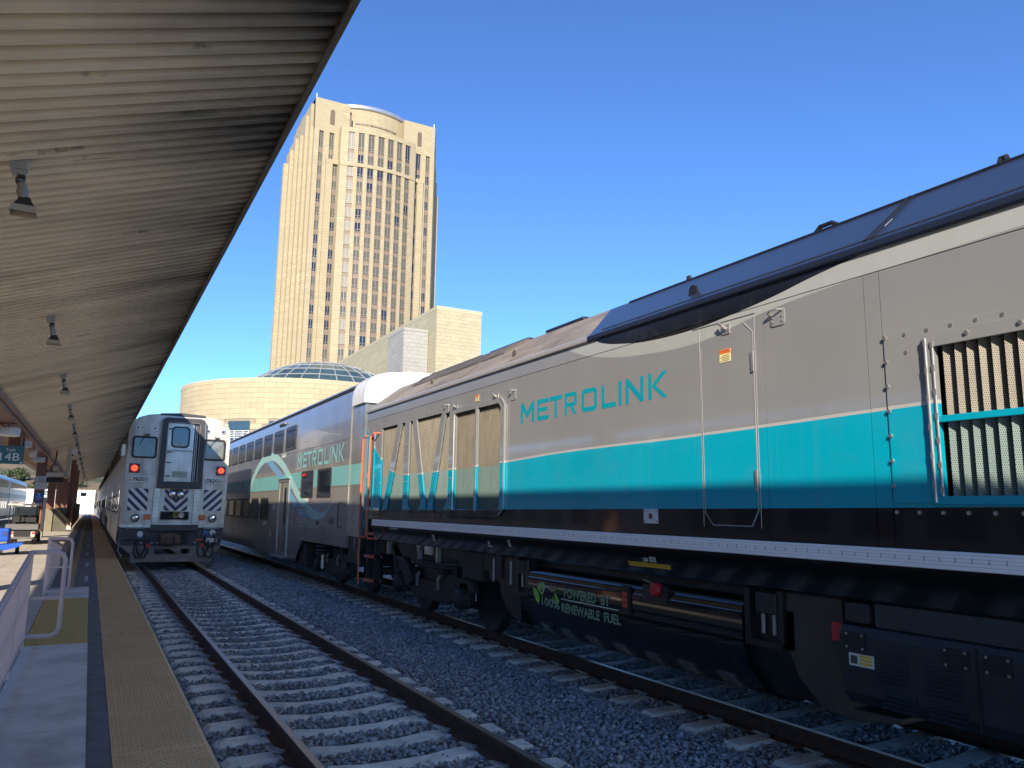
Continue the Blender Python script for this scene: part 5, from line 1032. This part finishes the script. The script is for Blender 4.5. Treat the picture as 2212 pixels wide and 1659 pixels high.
tsign(-2.84, -2.06, 30, 3.12, 3.705, 'Track', '14B', 'teal sign reading Track 14B hanging at the left edge')
tsign(-.80, -.37, 75, 2.48, 2.78, 'Track', '14B', 'small far teal 14B sign hanging near the train'); tsign(-4.4, -3.85, 92, 2.65, 3.1, 'Track', '13B', 'small far blue-teal sign reading 13B')
box('sign_bracket', (-2.55, 30.1, 3.72), (-2.1, 30.3, 4.11), m_brown, can)
def csign(x0, x1, z0, z1, mat, label, cat='sign'):
    return box('notice_sign', (x0, 44.74, z0), (x1, 44.775, z1), mat, None, label=label, cat=cat)
n1 = csign(-2.49, -2.0, 2.53, 3.19, m_sw, 'white notice sign with text on the brown column')
fr1 = frame_prism([(-2.47, 2.55), (-2.02, 2.55), (-2.02, 3.17), (-2.47, 3.17)], [(-2.455, 2.565), (-2.035, 2.565), (-2.035, 3.155), (-2.455, 3.155)], 'y', 44.73, 44.739).build('sign_border', m_prn, n1)
for k in range(10): w = (.30, .36, .28, .34, .38, .3, .34, .3, .36, .26)[k]; box('text_line', (-2.245-w/2, 44.735, 3.08-k*.05), (-2.245+w/2, 44.739, 3.08-k*.05+(.026 if k < 5 else .012)), m_prn, n1)
m_sblue = M('sign_blue', (.015, .10, .42), .4, var=.04)
n2 = csign(-2.44, -2.08, 2.0, 2.38, m_sblue, 'blue wheelchair access sign on the brown column')
mb = MB(); mb.lathe([(.03, 0), (.0, .002)], (-2.27, 44.738, 2.32), (0, 1, 0), 12); mb.tube([(-2.27, 44.737, 2.29), (-2.26, 44.737, 2.18), (-2.19, 44.737, 2.18), (-2.16, 44.737, 2.09)], .014, 6); mb.tube([(-2.27+.075*math.cos(a), 44.737, 2.15+.075*math.sin(a)) for a in np.linspace(2.0, 5.9, 14)], .012, 6); mb.build('wheelchair_symbol', m_sw, n2)
n3 = csign(-2.43, -2.1, 1.72, 1.91, m_sw, 'small white sign with blue header low on the brown column'); box('sign_header', (-2.42, 44.733, 1.84), (-2.11, 44.739, 1.90), m_sblue, n3)
dsp = thing('platform_display', (-1.6, 44.8, 2.9), 'cream exit sign box over a black display hanging past the column', 'sign'); box('exit_panel', (-2.05, 44.7, 3.18), (-1.09, 44.9, 3.38), M('panel_cream', (.52, .48, .36), .5), dsp); box('display', (-2.04, 44.72, 2.9), (-1.3, 44.9, 3.13), m_black, dsp); box('drop_post', (-1.24, 44.74, 3.39), (-1.06, 44.86, 4.74), M('panel_cream'), dsp)
mb = MB(); mb.tube([(-1.24, 44.69, 3.34), (-1.24, 44.69, 3.23)], .014, 6); mb.tube([(-1.29, 44.69, 3.28), (-1.24, 44.69, 3.225), (-1.19, 44.69, 3.28)], .014, 6); mb.build('arrow', m_prn, dsp)
for k, (x, y, z, r, h) in enumerate(((-2.28, 26.6, 3.78, .3, .24), (-2.28, 31.8, 3.78, .28, .24), (-2.28, 42.2, 3.76, .25, .22), (-2.2, 36.5, 3.7, .13, .26), (-1.75, 46, 3.5, .11, .26))):
    L = thing('drum_light', (x, y, z), ('white drum light at the left edge above the Track 14B sign', 'wide white drum light just behind the Track 14B sign', 'white drum light above the column with notices', 'narrow white cylinder light between the drum lights', 'small white cylinder light right of the sign column')[k], 'ceiling light', 'white cylinder lights under the canopy')
    MB().lathe([(r*.9, 0), (r, .02), (r, h-.02), (r*.95, h)], (x, y, z), (0, 0, 1), 24).build('shade', m_white, L, smooth=True); MB().cyl((x, y, z+h), (x, y, 4.12 if x < -2.05 else 4.5), .04, 8).build('stem', m_galv, L)
cm = thing('security_camera', (-1.1, 48, 4.4), 'white dome security camera hanging under the canopy', 'camera'); MB().cyl((-1.1, 48, 4.55), (-1.1, 48, 4.76), .09, 12).build('mount', m_white, cm); MB().lathe([(.0, -.12), (.08, -.08), (.11, 0)], (-1.1, 48, 4.5), (0, 0, 1), 16).build('dome', m_black, cm); MB().lathe([(.11, 0), (.12, .02), (.12, .09), (.08, .1)], (-1.1, 48, 4.48), (0, 0, 1), 16).build('housing', m_white, cm)
jb = thing('junction_box', (-1.85, 44.9, 3.5), 'brown conduit box on the right of the sign column', 'box'); box('case', (-2.05, 44.75, 3.2), (-1.78, 45.0, 3.55), m_brown, jb); MB().tube([(-1.85, 44.88, 3.55), (-1.8, 44.88, 3.8), (-1.7, 44.88, 4.0), (-1.68, 44.88, 4.5)], .03, 6).build('conduit', m_brown, jb)
# ------------------------------------------------------------------ utility cart, blue lift, posts, stair walls
ct = thing('utility_cart', (-2.33, 38, PZ), 'small white-roofed utility cart parked on the platform', 'cart'); y = 37
m_cream = M('cart_cream', (.62, .58, .48), .45, var=.05)
box('roof', (-2.92, 37.2, 1.76), (-1.82, 39.2, 1.83), m_cream, ct, bevel=.02); box('cargo_bed', (-2.9, 36.9, .80), (-1.76, 38.0, 1.02), M('bed_grey', (.13, .13, .13), .6, var=.2, scale=12), ct, bevel=.02)
for x in (-2.84, -1.9):
    for q in (37.4, 39.1): MB().cyl((x, q, .9), (x, q, 1.77), .022, 8).build('roof_post', m_black, ct)
box('rear_body', (-2.78, 37.05, .5), (-1.85, 39.6, .78), m_cream, ct, bevel=.05); box('engine_bay', (-2.6, 36.98, .55), (-2.05, 37.06, .79), m_black, ct); box('bumper', (-2.75, 36.9, .44), (-1.9, 37.0, .52), M('bed_grey'), ct, bevel=.02); box('front_cowl', (-2.75, 39.6, .5), (-1.9, 40.2, 1.05), m_cream, ct, bevel=.08); box('windscreen', (-2.82, 39.55, 1.05), (-1.92, 39.58, 1.72), m_glass, ct)
box('seat', (-2.75, 38.2, .95), (-1.95, 38.7, 1.08), m_black, ct, bevel=.04)
for x in (-2.55, -2.12): MB().prism(rrect(x-.2, x+.2, 1.08, 1.32, .08), 'y', 38.05, 38.15).build('seat_back', m_black, ct)
for x in (-2.72, -1.88):
    for q in (37.4, 39.7): MB().lathe([(.08, -.09), (.2, -.09), (.22, -.07), (.22, .07), (.2, .09), (.08, .09)], (x, q, PZ+.22), (1, 0, 0), 20).build('wheel', m_black, ct)
for x in (-2.74, -1.98): box('tail_light', (x, 37.03, .64), (x+.12, 37.05, .70), M('tail_red', (.4, .02, .02), .4), ct)
bl = thing('blue_lift', (-2.3, 30.3, PZ), 'bright blue wheelchair lift machine at the left edge', 'lift'); m_bl = M('lift_blue', (.01, .085, .50), .4, var=.06)
box('lift_body', (-2.75, 30.1, .62), (-2.23, 30.9, 1.04), m_bl, bl, bevel=.04); box('label_patch', (-2.42, 30.09, .8), (-2.26, 30.099, .95), M('patch_navy', (.02, .05, .2), .5), bl)
MB().prism([(-2.75, .24), (-1.95, .45), (-1.8, .56), (-1.82, .60), (-2.2, .56), (-2.75, .5)], 'y', 29.8, 30.9).build('lift_ramp', m_bl, bl); MB().lathe([(.05, -.05), (.12, -.05), (.12, .05), (.05, .05)], (-2.4, 29.9, PZ+.12), (1, 0, 0), 16).build('wheel', m_black, bl); MB().lathe([(.05, -.05), (.12, -.05), (.12, .05), (.05, .05)], (-2.0, 30.7, PZ+.12), (1, 0, 0), 16).build('wheel', m_black, bl)
pb = thing('white_post', (-2.02, 46, PZ), 'slim white post beside the sign column', 'post'); MB().cyl((-2.04, 46, PZ), (-2.04, 46, 2.0), .07, 12).build('shaft', m_white, pb); box('cap', (-2.14, 45.9, 2.0), (-1.94, 46.1, 2.16), m_white, pb)
sw = thing('stair_parapet', (-1.8, 54, PZ), 'concrete stairwell parapet with sloping side on the platform', 'wall'); m_sw2 = M('parapet_olive', (.20, .18, .13), .8, var=.12)
box('end_wall', (-2.4, 53.8, PZ), (-1.92, 54.0, 1.55), m_sw2, sw); MB().prism([(-1.915, PZ), (-1.15, PZ), (-1.15, .82), (-1.80, 1.55), (-1.915, 1.55)], 'y', 53.9, 54.05).build('side_wall', M('parapet_dark', (.10, .09, .07), .8), sw); MB().prism([(-1.15, .82), (-1.80, 1.55), (-1.78, 1.6), (-1.12, .87)], 'y', 53.85, 60).build('sloping_cap', M('coping_cream'), sw); box('end_wall', (-1.75, 59.8, PZ), (-1.1, 60, 1.6), m_conc, sw)
fn = thing('mesh_fence', (-1.0, 75, PZ), 'dark mesh fence along the far stairwell', 'fence')
for k in range(12): box('fence_panel', (-1.01, 60.5+k*3, PZ+.1), (-.98, 63.4+k*3, 1.75), m_wframe, fn)
for k in range(13): box('post', (-1.03, 60.4+k*3, PZ), (-.96, 60.47+k*3, 1.85), m_brown, fn)
# ------------------------------------------------------------------ far left: other train, hill, mountain, building at the platform end
m_ft = M('far_train_white', (.55, .58, .60), .35, var=.08, scale=.6); m_ft2 = M('far_train_grey', (.30, .29, .27), .35, metal=.3, var=.1)
for k in range(1, 6):
    y0 = -30 + k*26.2; c = thing('commuter_train', (-9.4, y0+13, 0), ('white and blue double-deck car of the train across the platform' if k == 4 else 'grey car farther along the train across the platform' if k == 5 else ('first', 'second', 'third')[k-1] + ' car of the train across the platform, beyond the left edge of the view'), 'train car', 'train across the platform')
    pr = [(-7.9, .5), (-7.9, 4.2), (-8.05, 4.5), (-8.4, 4.7), (-9.4, 4.8), (-10.4, 4.7), (-10.75, 4.5), (-10.9, 4.2), (-10.9, .5)]
    MB().prism(pr, 'y', y0, y0+25.6).build('body', m_ft if k % 2 == 0 else m_ft2, c); box('blue_band', (-7.895, y0, 2.35), (-7.88, y0+25.6, 2.85), M('far_blue', (.03, .16, .34), .4), c); box('underframe', (-10.7, y0+.3, .12), (-8.1, y0+25.3, .5), m_dark, c)
    for q in range(11): win(c, -7.89, y0+1.5+q*2.1, y0+2.9+q*2.1, 3.5, 4.1, .1, d=-.02) if False else box('window', (-7.9+.001, y0+1.5+q*2.1, 3.4), (-7.875, y0+2.9+q*2.1, 4.1), m_glass, c); box('window', (-7.899, y0+1.5+q*2.1, 1.3), (-7.875, y0+2.9+q*2.1, 2.0), m_glass, c)
we = thing('station_building', (-4, 186, -.4), 'bright white low building at the far end of the platform', 'building'); box('wall', (-14, 180, -.4), (.7, 192, 4.6), M('white_wall', (.75, .74, .70), .8), we)
for k in range(5): box('window', (-12.5+k*2.3, 179.95, 1.0), (-11.6+k*2.3, 179.99, 2.0), m_glass, we)
def terrain(name, x0, x1, y0, y1, h, nx, ny, mat, seed):
    r = np.random.default_rng(seed); ph = r.uniform(0, 6.28, 12); V = []
    for j in range(ny+1):
        for i in range(nx+1):
            x = x0+(x1-x0)*i/nx; y = y0+(y1-y0)*j/ny; u = j/ny; s = math.sin(math.pi*min(1, u*1.0)*.5)
            w = .75+.14*math.sin(i/nx*9+ph[0])+.09*math.sin(i/nx*23+ph[1]+u)+.05*math.sin(i/nx*57+ph[2]+u*3); V.append((x, y, -.43+h*s*w))
    return MB().add(V, [(j*(nx+1)+i, j*(nx+1)+i+1, (j+1)*(nx+1)+i+1, (j+1)*(nx+1)+i) for j in range(ny) for i in range(nx)]).build(name, mat, None, True, kind='structure')
def hillmat():
    t = NT('hill_scrub'); n = t.noise(.03, 6, .65); c = t.mix(t.ramp(n, .42, .58), (.19, .14, .075), (.05, .065, .025)); return t.fin(c, .9)
terrain('hill', -420, 60, 430, 640, 30, 40, 10, hillmat(), 3)
terrain('mountain', -4200, 500, 5200, 6800, 320, 60, 8, M('mountain_haze_tint', (.30, .33, .40), .95, var=.25, scale=.004), 5)  # mountain's blue-grey is distance haze put into the colour
m_fol = M('foliage', (.055, .075, .025), .7, var=.35, scale=.2); me_list = []
for k in range(6):
    V = []; F = []
    for q in range(420):
        p = Vector(rng.normal(size=3)); p.normalize(); p *= rng.uniform(.55, 1.0)**.5; p = Vector((p.x*3.4, p.y*3.4, 4.2+p.z*2.9)); p += Vector(rng.normal(size=3))*.25
        a = Vector(rng.normal(size=3)).normalized()*.5; b = a.cross(Vector(rng.normal(size=3))).normalized()*.35; V += [p-a, p-b, p+a, p+b]; F.append((4*q, 4*q+1, 4*q+2, 4*q+3))
    mb = MB(); mb.v = [tuple(v) for v in V]; mb.f = F; me = bpy.data.meshes.new('crown'); me.from_pydata(mb.v, [], F); me.materials.append(m_fol); me_list.append(me)
me_trunk = MB().tube([(0, 0, 0), (.15, .1, 2.2), (.1, 0, 4.5)], [.35, .25, .12], 7).mesh('trunk'); me_trunk.materials.append(M('bark', (.08, .06, .045), .9))
rh = random.Random(4)
for k in range(34):
    x = -105+k*3.1+rh.uniform(-2, 2); y = rh.uniform(410, 500); hgt = max(0, (y-430)/210); z = -.43+30*math.sin(math.pi*hgt*.5)*.7
    t = thing('hillside_tree', (x, y, z-.5), 'leafy green tree on the hillside beyond the far train', 'tree', 'trees on the hillside'); s = rh.uniform(.8, 1.5)
    for nm, me in (('trunk', me_trunk), ('crown', me_list[k % 6])): o = link(nm, me, None, t, loc=(x, y, z-.5)); o.scale = (s, s, s*rh.uniform(.8, 1.1)); o.rotation_euler.z = rh.uniform(0, 6)
